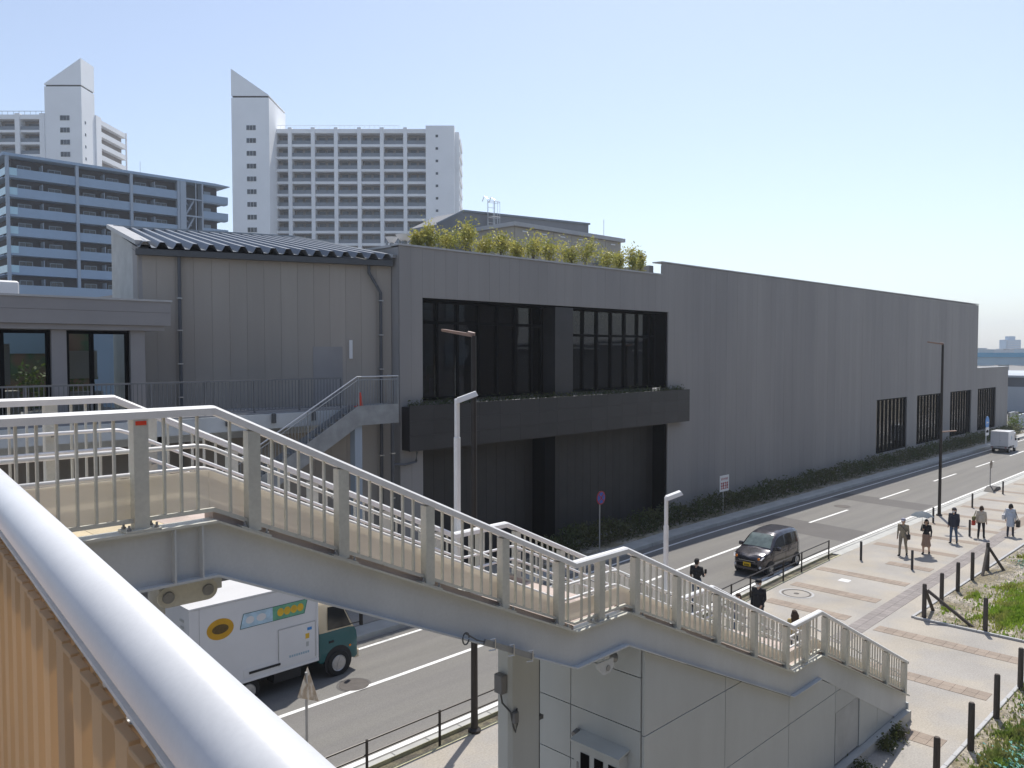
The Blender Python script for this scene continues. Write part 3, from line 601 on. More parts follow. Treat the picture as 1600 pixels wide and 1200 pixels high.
dk = MB(); dk.add([(-8, 24.85, 6.95), (16.4, 24.85, 6.95), (19.0, 25.4, 6.95), (10.7, 28.5, 6.95), (10.6, 33, 6.95), (-8, 33, 6.95), (-8, 24.85, 7.15), (16.4, 24.85, 7.15), (19.0, 25.4, 7.15), (10.7, 28.5, 7.15), (10.6, 33, 7.15), (-8, 33, 7.15)],
   [(5, 4, 3, 2, 1, 0), (6, 7, 8, 9, 10, 11), (0, 1, 7, 6), (1, 2, 8, 7)]); part('slab', dk, 'concrete_smooth', D_)
part('edge_beam', MB().box(-8, 16.4, 24.7, 24.84, 6.62, 7.1), 'girder_paint', D_); part('under_beam', MB().box(-8, 16., 25.6, 25.9, 6.3, 6.94), 'girder_paint', D_)
for x in (11.9, 13.5, 9.5, 15.): part('bracket', MB().bbox(x, x + .14, 24.6, 24.70, 6.8, 7.12, .02), 'gutter', D_)
for x in (4., 10.): part('column', MB().box(x, x + .4, 25.6, 26., 0, 6.6), 'girder_paint', D_)
part('under_wall', MB().box(-8, 10.9, 28.2, 28.5, 0, 6.94), 'concrete_wing', D_)
RG = root('deck_railing', 'thin grey vertical-bar railing along the raised deck', 'railing', (6, 24.95, 7.15))
def bars(par, x0, x1, y, z0, z1, sp, mat, wdt=.018):
    l = WM[par.name].translation; n = int((x1 - x0) / sp)
    for i in range(n + 1): x = x0 + i * sp; piece('baluster', mat, par, x - wdt / 2 - l.x, x + wdt / 2 - l.x, y - .01 - l.y, y + .01 - l.y, z0 - l.z, z1 - l.z)
part('top_rail', MB().box(3, 16.4, 24.925, 24.975, 8.2, 8.25), 'grey_rail', RG); part('bottom_rail', MB().box(3, 16.4, 24.93, 24.97, 7.22, 7.25), 'grey_rail', RG)
bars(RG, 3.06, 16.3, 24.95, 7.25, 8.2, .125, 'grey_rail')
for i in range(9): x = 3.02 + i * 1.67; part('post', MB().box(x - .025, x + .025, 24.925, 24.975, 7.15, 8.2), 'grey_rail', RG)
# galvanised stair
G_ = root('galvanised_stair', 'galvanised steel stair with landing beside the hall corner', 'stair', (16.7, 24.2, 0))
SY0, SY1 = 23.9, 24.55; SL = .565; BX = 16.4; LX = 18.15; l = WM[G_.name].translation
def sz(x): return 7.27 - max(0, BX - x) * SL
for y in (SY0, SY1):
    part('stringer', MB().prism([(BX, y, 7.27), (LX, y, 7.27), (LX, y, 6.58), (BX + .05, y, 6.58), (4.9, y, .15), (3.8, y, .15)], (0, .03, 0)), 'galvanised', G_)
part('landing', MB().box(BX + .1, LX - .02, SY0 + .031, SY1 - .001, 7.12, 7.2), 'galvanised', G_)
for k in range(46):
    x = BX - .1 - k * .27; z = sz(x) - .25
    if z > .1: piece('tread', 'galvanised', G_, x - .15 - l.x, x + .15 - l.x, SY0 + .032 - l.y, SY1 - .002 - l.y, z - .02, z + .02)
part('top_rail', MB().tube([(LX - .02, SY0, 8.29), (BX - .06, SY0, 8.29), (4.2, SY0, 8.29 - (BX - .06 - 4.2) * SL)], .022, 8), 'clamp', G_); part('middle_rail', MB().tube([(LX - .02, SY0, 8.17), (BX - .03, SY0, 8.17), (4.2, SY0, 8.17 - (BX - .03 - 4.2) * SL)], .016, 6), 'galvanised', G_)
for i in range(70):
    x = LX - .03 - i * .12
    if x > 9.5: piece('baluster', 'galvanised', G_, x - .008 - l.x, x + .008 - l.x, SY0 - l.y + .002, SY0 - l.y + .018, sz(x), sz(x) + .90)
for x in (LX - .03, BX, 14.4, 12.4): part('post', MB().tube([(x, SY0 + .01, sz(x)), (x, SY0 + .01, sz(x) + 1.02)], .022, 8), 'galvanised', G_)
for i in range(5): y = SY0 + .12 * i + .1; piece('baluster', 'galvanised', G_, LX - .02 - l.x, LX - .004 - l.x, y - l.y, y + .016 - l.y, 7.2, 8.2)
part('end_rail', MB().tube([(LX - .02, SY0, 8.29), (LX - .02, SY1, 8.29)], .022, 8), 'clamp', G_)
part('column', MB().box(16.35, 16.65, 24.05, 24.35, 0, 6.57), 'mid_column', G_)
t = root('traffic_cone', 'small red traffic cone on the galvanised stair landing', 'cone', (16.75, 24.3, 7.2))
part('cone', MB().lathe((16.75, 24.3, 7.23), [(.11, 0), (.03, .48), (.02, .49)], 12), 'cone_red', t, 40); part('base', MB().box(16.6, 16.9, 24.15, 24.45, 7.2, 7.23), 'cone_red', t)
t = root('black_downpipe', 'black drain pipe with elbow under the end of black balcony', 'pipe', (19.0, 24.9, 0))
part('pipe', MB().tube([(18.62, 24.92, .05), (18.62, 24.92, 7.0)], .07, 10), 'pipe_grey', t, 40); part('branch', MB().tube([(18.62, 24.92, 4.9), (19.1, 24.8, 4.85), (19.7, 24.85, 4.9), (19.75, 24.85, 5.3)], .05, 8), 'pipe_grey', t, 40)
for z in (5.3, 3.6, 2.): part('clamp', MB().box(18.54, 18.70, 24.84, 24.99, z, z + .04), 'clamp', t)

# ------------------------------------------------------------------ footbridge stair
YN, YF = 7.2, 9.7
RP = [(1.15, 8.67), (3.35, 8.67), (8.43, 6.29), (9.6, 6.29), (14.95, 3.85), (16.2, 3.85), (21.25, 1.42)]       # top rail line (x, z)
def rz_(x): return float(np.interp(x, [p[0] for p in RP], [p[1] for p in RP]))
ST = root('footbridge_stair', 'cream painted steel footbridge stair in three flights with landings', 'stair', (11, 8.45, 0))
lST = WM[ST.name].translation
def line(y, dz): return [np.array((x, y, z + dz)) for x, z in RP]
RX = [p[0] for p in RP]; GTL = [-1.04, -1.04, -.945, -.945, -.915, -.915, -.86]; GBL = [-1.52, -1.52, -1.43, -1.41, -1.38, -1.38, -1.34]
def gt(x): return rz_(x) + float(np.interp(x, RX, GTL))
def gb(x): return rz_(x) + float(np.interp(x, RX, GBL))
for y in (YN, YF):
    web = MB(); top = MB(); bot = MB()
    pts_t = [(x, y, gt(x)) for x in RX]; pts_b = [(x, y, gb(x)) for x in RX]; pts_b[-1] = (21.25, y, .02); pts_b.insert(-1, (20.6, y, .2)); 
    web.prism(pts_t + pts_b[::-1], (0, .02, 0)); part('girder_web', web, 'girder_paint', ST)
    for a, b in zip(RP[:-1], RP[1:]):
        top = MB().prism([(a[0], y - .09, gt(a[0])), (b[0], y - .09, gt(b[0])), (b[0], y - .09, gt(b[0]) + .022), (a[0], y - .09, gt(a[0]) + .022)], (0, .2, 0)); part('top_flange', top, 'stair_paint', ST)
        if b[0] < 17: part('bottom_flange', MB().prism([(a[0], y - .08, gb(a[0]) - .022), (b[0], y - .08, gb(b[0]) - .022), (b[0], y - .08, gb(b[0])), (a[0], y - .08, gb(a[0]))], (0, .18, 0)), 'girder_paint', ST)
for x in (2.95, 3.2): part('stiffener', MB().box(x, x + .015, YN - .08, YN, gb(x), gt(x)), 'girder_paint', ST)
part('soffit', MB().add([p for a in RP[:-1] for p in ((a[0], YN + .1, gb(a[0]) + .1), (a[0], YF - .05, gb(a[0]) + .1))] + [(20.6, YN + .1, .25), (20.6, YF - .05, .25)], [(2 * i, 2 * i + 1, 2 * i + 3, 2 * i + 2) for i in range(len(RP) - 1)]), 'girder_paint', ST)
part('end_plate', MB().box(21.25, 21.3, YN - .05, YF + .05, 0, .38), 'girder_paint', ST)
# landing tiles and treads
def sp(name, mat, x0, x1, y0, y1, z0, z1): return piece(name, mat, ST, x0 - lST.x, x1 - lST.x, y0 - lST.y, y1 - lST.y, z0, z1)
part('deck_slab', MB().box(1.15, 3.35, YN + .025, YF - .005, 7.35, 7.54), 'concrete_smooth', ST)
for i in range(7):
    for j in range(8): sp('tile', 'tile_yellow' if 3 <= i <= 5 and True else 'tile_pink', 1.2 + i * .305, 1.5 + i * .305, YN + .03 + j * .305, YN + .33 + j * .305, 7.54, 7.605)
for (a, b) in ((8.43, 9.6), (14.95, 16.2)):
    z = gt(a) - .03; part('deck_slab', MB().box(a, b, YN + .025, YF - .005, z - .2, z - .05), 'concrete_smooth', ST)
    for i in range(4):
        for j in range(8): w_ = (b - a) / 4; sp('tile', 'tile_pink', a + i * w_ + .003, a + (i + 1) * w_ - .003, YN + .03 + j * .305, YN + .33 + j * .305, z - .05, z + .005)
for (a, b) in ((RP[1], RP[2]), (RP[3], RP[4]), (RP[5], RP[6])):
    n = 16; 
    for k in range(n):
        x0 = a[0] + (b[0] - a[0]) * k / n; x1 = a[0] + (b[0] - a[0]) * (k + 1) / n; z = gt((x0 + x1) / 2) + .0
        if z > .05: sp('tread', 'tile_pink', x0 + .002, x1 + .03, YN + .025, YF - .005, z - .15, z)
for y0 in (YN + .022, YF - .19):
    for a, b in zip(RX[1:-1], RX[2:]):
        if b - a > 2: part('edge_strip', MB().prism([(a, y0, gt(a) - .12), (b, y0, gt(b) - .12), (b, y0, gt(b) + .088), (a, y0, gt(a) + .088)], (0, .18, 0)), 'tile_pink', ST)
# link plate under the girder and its pier
LK = root('bearing_link', 'oval steel link plate with two dark pins hanging under the girder', 'bracket', (3.28, 7.6, 6.5))
A_, B_ = OY(263, 934, 7.45), OY(325, 921, 7.45); n = 14; rr = .095
dd = (B_ - A_) / np.linalg.norm(B_ - A_); nn = np.array([-dd[2], 0, dd[0]]); poly = []
for k in range(n + 1): a = math.pi / 2 + math.pi * k / n; poly.append(A_ + rr * (dd * math.cos(a) + nn * math.sin(a)))
for k in range(n + 1): a = -math.pi / 2 + math.pi * k / n; poly.append(B_ + rr * (dd * math.cos(a) + nn * math.sin(a)))
part('plate', MB().prism(poly, (0, .03, 0)), 'stair_paint', LK)
for c in (A_, B_): part('pin', MB().lathe((c[0], 7.43, c[2]), [(.05, 0), (.055, .01), (.055, .02)], 18, 'y'), 'bolt', LK)
for c in (A_, B_): part('hanger', MB().box(c[0] - .07, c[0] + .07, 7.482, 7.51, c[2] - .05, 7.2), 'stair_paint', LK)
t = root('bridge_pier', 'grey steel pier column under the footbridge landing', 'pier', (3.35, 8.6, 0)); part('shaft', MB().lathe((3.42, 8.75, 0), [(.085, 0), (.085, 7.0)], 14), 'girder_paint', t, 40); part('head', MB().box(3.2, 3.65, 7.7, 9.5, 6.85, 7.1), 'girder_paint', t); part('footing', MB().box(3.1, 3.75, 8.4, 9.1, 0, .12), 'kerb', t)

def railing(y, posts, lab, near):
    R = root('stair_railing', lab, 'railing', (11, y, 0)); l = WM[R.name].translation
    # top rail: joined segments with a rounded profile
    sec = [(-.055, -.055), (-.058, .008), (-.036, .03), (.036, .03), (.058, .008), (.055, -.055)]
    v = []; f = []
    for x, z in RP:
        for a, b in sec: v.append((x, y + a, z + b))
    for i in range(len(RP) - 1):
        for k in range(6): f.append((i * 6 + k, i * 6 + (k + 1) % 6, (i + 1) * 6 + (k + 1) % 6, (i + 1) * 6 + k))
    f += [tuple(range(5, -1, -1)), tuple(len(RP) * 6 - 6 + k for k in range(6))]
    part('top_rail', MB().add(v, f), 'white_paint', R, 35)
    brk = sorted(set([p[0] for p in RP[1:-1]] + posts + [1.2, 21.2]))
    m = MB()
    for a, b in zip(RP[:-1], RP[1:]): m.prism([(a[0], y - .02, gt(a[0]) + .095), (b[0], y - .02, gt(b[0]) + .095), (b[0], y - .02, gt(b[0]) + .13), (a[0], y - .02, gt(a[0]) + .13)], (0, .04, 0))
    part('bottom_rail', m, 'stair_paint', R)
    pm_ = {}
    for x in posts:
        z = rz_(x); P = piece('post', 'stair_paint', R, x - .062 - l.x, x + .062 - l.x, -.05, .05, gt(x) + .03, z - .05)
        sl = (rz_(x + .15) - rz_(x - .15)) / .3
        bpv = MB().prism([(x - .15, y - .085, gt(x - .15) + .023), (x + .15, y - .085, gt(x + .15) + .023), (x + .15, y - .085, gt(x + .15) + .04), (x - .15, y - .085, gt(x - .15) + .04)], (0, .19, 0))
        bpo = part('base_plate', bpv, 'stair_paint', R)
        for dx in (-.115, .115):
            for dy in (-.06, .07): zb = gt(x + dx) + .04; o = part('bolt', MB().lathe((x + dx, y + dy, zb - .004), [(.02, 0), (.02, .022), (.011, .022), (.011, .05)], 6), 'bolt', bpo) if near and x < 10 else None
    for a, b in zip(brk[:-1], brk[1:]):
        pa = .062 if a in posts else 0.; pb_ = .062 if b in posts else 0.
        if b - a < .12: continue
        g = (b - pb_) - (a + pa); n = max(1, round(g / .155)); 
        for k in range(1, n):
            x = a + pa + g * k / n; z = rz_(x); piece('baluster', 'stair_paint', R, x - .010 - l.x, x + .010 - l.x, -.016, .016, gt(x) + .13, z - .05)
    yi = .19 if near else -.17
    for dz in (-.35, -.56):
        pts = [np.array((x, y + yi, z + dz)) for x, z in RP]; q = []
        for i, p in enumerate(pts):
            if 0 < i < len(pts) - 1:
                for s in (-.1, 0, .1):
                    w0 = pts[i - 1] if s < 0 else pts[i + 1]; d = (w0 - p) / np.linalg.norm(w0 - p); q.append(p + d * abs(s) if s else p * .5 + (p + (pts[i - 1] - p) / np.linalg.norm(pts[i - 1] - p) * .1) * .25 + (p + (pts[i + 1] - p) / np.linalg.norm(pts[i + 1] - p) * .1) * .25)
            else: q.append(p)
        part('handrail', MB().tube(q, .021, 10), 'handrail_white', R, True)
    for x in posts:
        for dz in (-.35, -.56): part('handrail_bracket', MB().tube([(x, y, rz_(x) + dz - .05), (x, y + yi, rz_(x) + dz - .02)], .010, 6), 'bolt', R)
    if near:
        ys = y + .10
        for a, b in zip(brk[:-1], brk[1:]):
            if b - a < .05: continue
            part('screen_panel', MB().prism([(a + .002, ys, gt(a) + .11), (b - .002, ys, gt(b) + .11), (b - .002, ys, rz_(b) - .575), (a + .002, ys, rz_(a) - .575)], (0, .006, 0)), 'cream_screen', R)
    return R
posts_n = [1.55, 2.69, 3.73, 4.72, 5.87, 7.08, 8.13, 9.0, 9.84, 10.95, 12.18, 13.47, 14.72, 15.54, 16.45, 17.5, 18.65, 19.86, 21.1]
posts_f = [1.6, 2.7, 3.75, 4.75, 5.9, 7.1, 8.1, 9.0, 9.85, 11.0, 12.2, 13.45, 14.7, 15.55, 16.45, 17.5, 18.65, 19.85, 21.1]
RN = railing(YN, posts_n, 'cream steel stair railing with pale screen panels and bolted post feet', True)
part('red_tag', MB().box(2.645, 2.735, YN - .056, YN - .05, 8.565, 8.60), 'red_tag', RN)
railing(YF, posts_f, 'white stair railing on the road side of the footbridge stair', False)
# conduit clamps on the girder
t = root('conduit_bracket', 'silver conduit tray clamped to lower edge of the stair girder', 'bracket', (7.0, 7.08, 5.2))
m = MB(); p0 = OY(757, 1003, 7.08); p1 = OY(833, 1026, 7.08); part('tray', MB().beam(p0, p1, .03, .07), 'galvanised', t)
for k in (.12, .5, .9):
    c = p0 + (p1 - p0) * k; q = MB().tube([c + np.array([-.04, -.03, .07]), c + np.array([.05, -.03, .06])], .008, 6); q.tube([c + np.array([.05, -.03, .06]), c + np.array([.05, -.03, -.08])], .008, 6); q.tube([c + np.array([.05, -.03, -.08]), c + np.array([-.06, -.03, -.06])], .008, 6); part('clamp', q, 'clamp', t)
part('cable_loop', MB().tube([OY(728, 990, 7.05) + np.array([.05 * math.cos(a), 0, .07 * math.sin(a) - .06]) for a in np.linspace(0, 6.0, 16)], .009, 6), 'gutter', t)
part('cable', MB().tube([OY(728, 990, 7.05), OY(745, 1000, 7.05), p0], .01, 6), 'gutter', t)
# support pillar and panelled room
t = root('stair_pillar', 'square white steel pillar carrying the first stair landing', 'pillar', (8.4, 8.55, 0))
part('shaft', MB().bbox(8.2, 8.86, 8.2, 8.5, 0, 5.02, .05), 'panel_white', t); part('collar', MB().box(8.195, 8.865, 8.195, 8.505, 2.70, 2.715), 'joint_dark', t)
part('drain_pipe', MB().tube([(8.93, 8.35, 0), (8.93, 8.35, 4.7)], .045, 10), 'pipe_grey', t, 40); part('pipe_clamp', MB().box(8.87, 9.0, 8.28, 8.42, 3.6, 3.66), 'pipe_grey', t)
t = root('junction_box', 'grey electrical junction box with cable on the white pillar', 'junction box', (8.0, 8.3, 4.0)); part('box', MB().bbox(8.08, 8.195, 8.25, 8.42, 4.25, 4.52, .015), 'grey_rail', t)
part('cable', MB().tube([(8.13, 8.33, 4.26), (8.14, 8.3, 4.1), (8.2, 8.19, 3.98), (8.25, 8.18, 3.75), (8.29, 8.18, 3.66), (8.33, 8.18, 3.77), (8.32, 8.18, 4.0)], .014, 6), 'gutter', t); part('lower_box', MB().bbox(8.22, 8.31, 8.12, 8.198, 3.82, 3.98, .01), 'grey_rail', t)
RM = root('stair_room', 'white panelled store room filling the space below the stair', 'store room', (10.1, 7.3, 0))
def topz(x): return min(gb(x) - .03, 4.85)
XR0, XR1 = 10.1, 20.4
part('room_core', MB().prism([(XR0 + .04, 7.26, 0), (XR1, 7.26, 0), (XR1, 7.26, topz(XR1)), (16.2, 7.26, topz(16.2)), (14.95, 7.26, topz(14.95)), (XR0 + .04, 7.26, topz(XR0 + .04))], (0, 2.3, 0)), 'joint_dark', RM)
def clip(poly, a, b, c):      # keep a*x+b*z<=c
    out = []
    for i in range(len(poly)):
        p, q = poly[i], poly[(i + 1) % len(poly)]; fp = a * p[0] + b * p[1] - c; fq = a * q[0] + b * q[1] - c
        if fp <= 0: out.append(p)
        if fp * fq < 0: s = fp / (fp - fq); out.append((p[0] + (q[0] - p[0]) * s, p[1] + (q[1] - p[1]) * s))
    return out
vx = [10.1, 12.5, 14.9, 17.05, 18.35, 19.4, XR1]; hz = [.25, 1.9, 3.3, 4.9]
part('plinth', MB().box(XR0 - .05, 21.2, 7.05, 7.255, 0, .24), 'kerb', RM)
for a, b in zip(vx[:-1], vx[1:]):
    for c, d in zip(hz[:-1], hz[1:]):
        c0 = 1.43 if (a == 17.05 and c < 1) else c
        poly = [(a + .008, c0 + .008), (b - .008, c0 + .008), (b - .008, d - .008), (a + .008, d - .008)]
        for (xa, xb) in ((9.6, 14.95), (14.95, 16.2), (16.2, 21.25)):
            pass
        def cuts(pl):
            res = []
            for (xa, xb) in ((9.6, 14.95), (14.95, 16.2), (16.2, 21.25)):
                za, zb = gb(xa) - .03, gb(xb) - .03; k = (zb - za) / (xb - xa)
                q = clip(clip(clip(pl, 1, 0, xb), -1, 0, -xa), -k, 1, za - k * xa)
                if len(q) > 2: res.append(q)
            return res
        mbp = MB()
        for q in cuts(poly): mbp.prism([(p[0], 7.207, p[1]) for p in q], (0, .045, 0))
        if mbp.f: part('wall_panel', mbp, 'panel_white', RM)
dr = part('access_door', MB().box(17.1, 18.3, 7.215, 7.255, .3, 1.42), 'concrete_pale', RM)
yy = [7.26, 8.67, 9.5]; zz = [.25, 2.46, 3.36, 4.2, 4.85]
for a, b in zip(yy[:-1], yy[1:]):
    for c, d in zip(zz[:-1], zz[1:]): l = WM[RM.name].translation; piece('wall_panel', 'panel_white', RM, XR0 - .012 - l.x, XR0 + .035 - l.x, a + .008 - l.y, b - .008 - l.y, c + .008, d - .008)
MBX = root('meter_box', 'white electrical meter box with three dark windows on panelled wall', 'meter box', (10.0, 7.9, 2.0))
part('case', MB().box(9.86, 10.085, 7.5, 8.4, 1.9, 2.92), 'panel_white', MBX); part('lid', MB().prism([(9.80, 7.46, 2.925), (10.085, 7.46, 2.99), (10.085, 7.46, 3.02), (9.80, 7.46, 2.955)], (0, .98, 0)), 'panel_white', MBX)
for y in (8.16, 7.88, 7.60): part('meter_window', MB().box(9.85, 9.859, y - .075, y + .1, 2.42, 2.78), 'black_frame', MBX)
part('latch', MB().box(9.845, 9.859, 8.31, 8.34, 2.45, 2.6), 'bolt', MBX); part('conduit', MB().tube([(9.95, 8.48, 2.95), (10.06, 8.48, 2.98)], .06, 10), 'grey_rail', MBX)
t = root('floodlight', 'small grey floodlight under the stair landing', 'light', (9.7, 7.5, 4.6)); part('head', MB().tube([(9.55, 7.55, 4.60), (9.75, 7.5, 4.55)], [.06, .075], 12), 'bolt', t, 40); part('bracket', MB().box(9.45, 9.55, 7.45, 7.6, 4.6, 4.76), 'girder_paint', t)
t = root('hanger_lug', 'white lug plate with dark hole under the stair landing', 'bracket', (9.2, 7.25, 4.6)); part('plate', MB().prism([(9.0, 7.24, 4.72), (9.38, 7.24, 4.72), (9.38, 7.24, 4.58), (9.3, 7.24, 4.52), (9.15, 7.24, 4.52), (9.0, 7.24, 4.66)], (0, .03, 0)), 'girder_paint', t); part('hole', MB().lathe((9.25, 7.23, 4.6), [(.045, 0), (.045, .008)], 14, 'y'), 'bolt', t)
for i, (x, y, s) in enumerate(((13.2, 6.85, .3), (15.6, 6.85, .25), (17.6, 6.85, .3), (19.2, 6.9, .3), (19.9, 6.9, .25))):
    m = MB(); leaves(m, [(x + random.gauss(0, s * .5), y + random.gauss(0, .1), abs(random.gauss(.12, .1)) + .02) for _ in range(260)], .045); st = MB()
    for _ in range(6): st.tube([(x, y, 0), (x + random.gauss(0, s * .4), y + random.gauss(0, .1), random.uniform(.1, .3))], .006, 4)
    t = root('weed_clump', 'dark weed clump growing at the foot of the panelled stair room', 'weed', (x, y, 0), group='weeds along the stair room wall'); part('foliage', m, 'leaf_dark', t); part('stem', st, 'bark', t)

# ------------------------------------------------------------------ bridge deck where the viewer stands, its pipe rail
AZ = math.radians(83.11); u2 = np.array([math.cos(AZ), math.sin(AZ)]); w2 = np.array([math.sin(AZ), -math.cos(AZ)])
def bw(al, pr, z): return (u2[0] * al + w2[0] * pr, u2[1] * al + w2[1] * pr, z)
BR = root('footbridge_deck', 'footbridge deck with steel edge girder crossing over the road', 'footbridge', (0, 0, 0))
m = MB(); m.add([bw(-8, -3, 7.4), bw(-8, .36, 7.4), bw(27, .36, 7.4), bw(27, -3, 7.4), bw(-8, -3, 7.57), bw(-8, .36, 7.57), bw(27, .36, 7.57), bw(27, -3, 7.57)], [(3, 2, 1, 0), (4, 5, 6, 7), (0, 1, 5, 4), (1, 2, 6, 5), (2, 3, 7, 6), (3, 0, 4, 7)]); part('slab', m, 'tile_pink', BR)
m = MB(); m.add([bw(-8, .30, 6.6), bw(-8, .33, 6.6), bw(27, .33, 6.6), bw(27, .30, 6.6), bw(-8, .30, 7.4), bw(-8, .33, 7.4), bw(27, .33, 7.4), bw(27, .30, 7.4)], [(3, 2, 1, 0), (0, 1, 5, 4), (1, 2, 6, 5), (2, 3, 7, 6), (3, 0, 4, 7)]); part('girder', m, 'girder_paint', BR)
PR = root('bridge_railing', 'thick white pipe handrail over a tan ribbed screen in the foreground', 'railing', (*bw(2, .31, 7.57)[:2], 7.57))
part('pipe', MB().tube([bw(-1.5, .2825, 8.7935), bw(6.9, .2825, 8.7935)], .05, 40), 'front_pipe', PR, True)
part('cap_strip', MB().prism([bw(-1.5, .2495, 8.730), bw(-1.5, .275, 8.730), bw(-1.5, .275, 8.736), bw(-1.5, .2495, 8.736)], (u2[0] * 8.4, u2[1] * 8.4, 0)), 'white_paint', PR)
# ribbed sheet: each rib a piece of its own
pit = .145
rib = MB(); pr = [(0, 0), (.05, 0), (.065, -.014), (.115, -.014), (.13, 0), (pit, 0)]
v = []; f = []
for (a, b) in pr:
    for z in (0, 1.036): v.append((a, b, z)); v.append((a, b - .004, z))
for k in range(5): a = 4 * k; f += [(a, a + 4, a + 6, a + 2), (a + 1, a + 3, a + 7, a + 5), (a + 2, a + 6, a + 7, a + 3)]
rme = MB().add(v, f).mesh('screen_rib', 'tan_sheet'); lP = WM[PR.name].translation; sliver_me = MB().bbox(.004, .064, -.004, .010, -.004, .004, .001).mesh('lit_sliver', 'tan_sheet')
for k in range(57):
    p = bw(-1.2 + k * pit, .246, 7.688); inst('screen_rib', rme, PR, (p[0] - lP.x, p[1] - lP.y, p[2] - lP.z), AZ)
    for e in (0, .0725): p = bw(-1.2 + k * pit + e, .246, 8.722); inst('lit_sliver', sliver_me, PR, (p[0] - lP.x, p[1] - lP.y, p[2] - lP.z), AZ + .06)  # added slivers standing for the sunlit top edges of the ribs
for k in range(7): p = bw(-.9 + k * 1.25, .315, 0); part('post', MB().box(p[0] - .03, p[0] + .03, p[1] - .03, p[1] + .03, 7.57, 8.72), 'white_paint', PR)

# ------------------------------------------------------------------ lamps
def tall_lamp(base, lab, low):
    x, y = base; t = root('street_lamp', lab, 'street lamp', (x, y, 0))
    part('pole', MB().tube([(x, y, 0), (x, y, .5), (x, y, 9.55)], [.095, .085, .06], 14), 'brown_metal', t, 40); part('base', MB().lathe((x, y, 0), [(.16, 0), (.16, .06), (.11, .10)], 14), 'brown_metal', t)
    d = np.array([-.45, .89]); d /= np.linalg.norm(d)
    hd = MB(); c = np.array([x, y]); e = np.array([-d[1], d[0]])
    def q(a, b, z): k = c + d * a + e * b; return (k[0], k[1], z)
    hd.add([q(.02, -.08, 9.60), q(.02, .08, 9.60), q(.78, .13, 9.72), q(.78, -.13, 9.72), q(.02, -.07, 9.52), q(.02, .07, 9.52), q(.78, .10, 9.66), q(.78, -.10, 9.66)], [(0, 1, 2, 3), (7, 6, 5, 4), (0, 4, 5, 1), (1, 5, 6, 2), (2, 6, 7, 3), (3, 7, 4, 0)])
    part('lamp_head', hd, 'brown_metal_light', t); part('lamp_neck', MB().tube([(x, y, 9.4), q(.0, 0, 9.6), q(.14, 0, 9.62)], .05, 8), 'brown_metal_light', t)
    if low:
        d = -d; e = -e; part('side_lamp', MB().add([q(.05, -.07, 4.72), q(.05, .07, 4.72), q(.75, .11, 4.80), q(.75, -.11, 4.80), q(.05, -.06, 4.66), q(.05, .06, 4.66), q(.75, .09, 4.75), q(.75, -.09, 4.75)], [(0, 1, 2, 3), (7, 6, 5, 4), (0, 4, 5, 1), (1, 5, 6, 2), (2, 6, 7, 3), (3, 7, 4, 0)]), 'brown_metal_light', t)
    else:
        for z, h in ((2.9, .5), (3.6, .12), (3.9, .2)): part('sticker', MB().box(x + .0, x + .075, y - .095, y - .07, z, z + h), 'sign_white', t)
    return t
tall_lamp((13.09, 14.31), 'tall brown street lamp rising behind the stair in front of black balcony', False)
tall_lamp((48.9, 15.0), 'tall brown street lamp with second low lamp arm beside the plaza kerb', True)
def stair_lamp(x, y, zb, zt, lab):
    t = root('stair_lamp', lab, 'lamp', (x, y, zb)); part('pole', MB().bbox(x - .043, x + .043, y - .043, y + .043, zb, zt - .62, .01), 'white_paint', t); part('mast', MB().bbox(x - .035, x + .035, y - .035, y + .035, zt - .62, zt, .01), 'white_paint', t)
    d = np.array([.75, -.66]); e = np.array([.66, .75])
    for zq in (zb + .08, zb + .38): part('bracket', MB().box(x - .06, x + .06, 9.722, y - .043, zq, zq + .05), 'white_paint', t)
    def q(a, b, z): return (x + d[0] * a + e[0] * b, y + d[1] * a + e[1] * b, z)
    part('lamp_head', MB().add([q(.0, -.10, zt - .08), q(.0, .10, zt - .08), q(.34, .11, zt + .05), q(.34, -.11, zt + .05), q(.0, -.09, zt + .01), q(.0, .09, zt + .01), q(.30, .09, zt + .12), q(.30, -.09, zt + .12)], [(0, 1, 2, 3), (7, 6, 5, 4), (0, 4, 5, 1), (1, 5, 6, 2), (2, 6, 7, 3), (3, 7, 4, 0)]), 'white_paint', t)
    part('lens', MB().add([q(.05, -.075, zt - .065), q(.05, .075, zt - .065), q(.31, .08, zt + .034), q(.31, -.08, zt + .034)], [(0, 1, 2, 3)]), 'lamp_lens', t)
stair_lamp(8.69, 9.9, 4.8, 8.43, 'white square lamp post beside the upper stair landing'); stair_lamp(14.63, 9.9, 2.4, 6.08, 'shorter white lamp post beside the lower stair landing')

# ------------------------------------------------------------------ signs
def pole_part(t, x, y, z, r=.03, mat='pole_grey'): part('pole', MB().tube([(x, y, 0), (x, y, z)], r, 8), mat, t, 40)
def ngon(c, r, n=24, ay=0.): return [(c[0] + r * math.cos(2 * math.pi * k / n), c[1], c[2] + r * math.sin(2 * math.pi * k / n)) for k in range(n)]
t = root('no_parking_sign', 'round blue sign with red ring and cross on a thin pole by the hedge', 'sign', (28.97, 23.2, 0.05)); c = (28.97, 23.12, 2.52); pole_part(t, 28.97, 23.2, 2.8)
part('disc', MB().prism(ngon(c, .31), (0, .02, 0)), 'sign_red', t); part('field', MB().prism(ngon((c[0], 23.112, c[2]), .25), (0, .006, 0)), 'sign_blue', t)
x_ = MB()
for s in (1, -1): x_.beam((c[0] - .17, 23.106, c[2] - .17 * s), (c[0] + .17, 23.106, c[2] + .17 * s), .05, .008, up=(0, 1, 0))
part('cross', x_, 'sign_red', t)
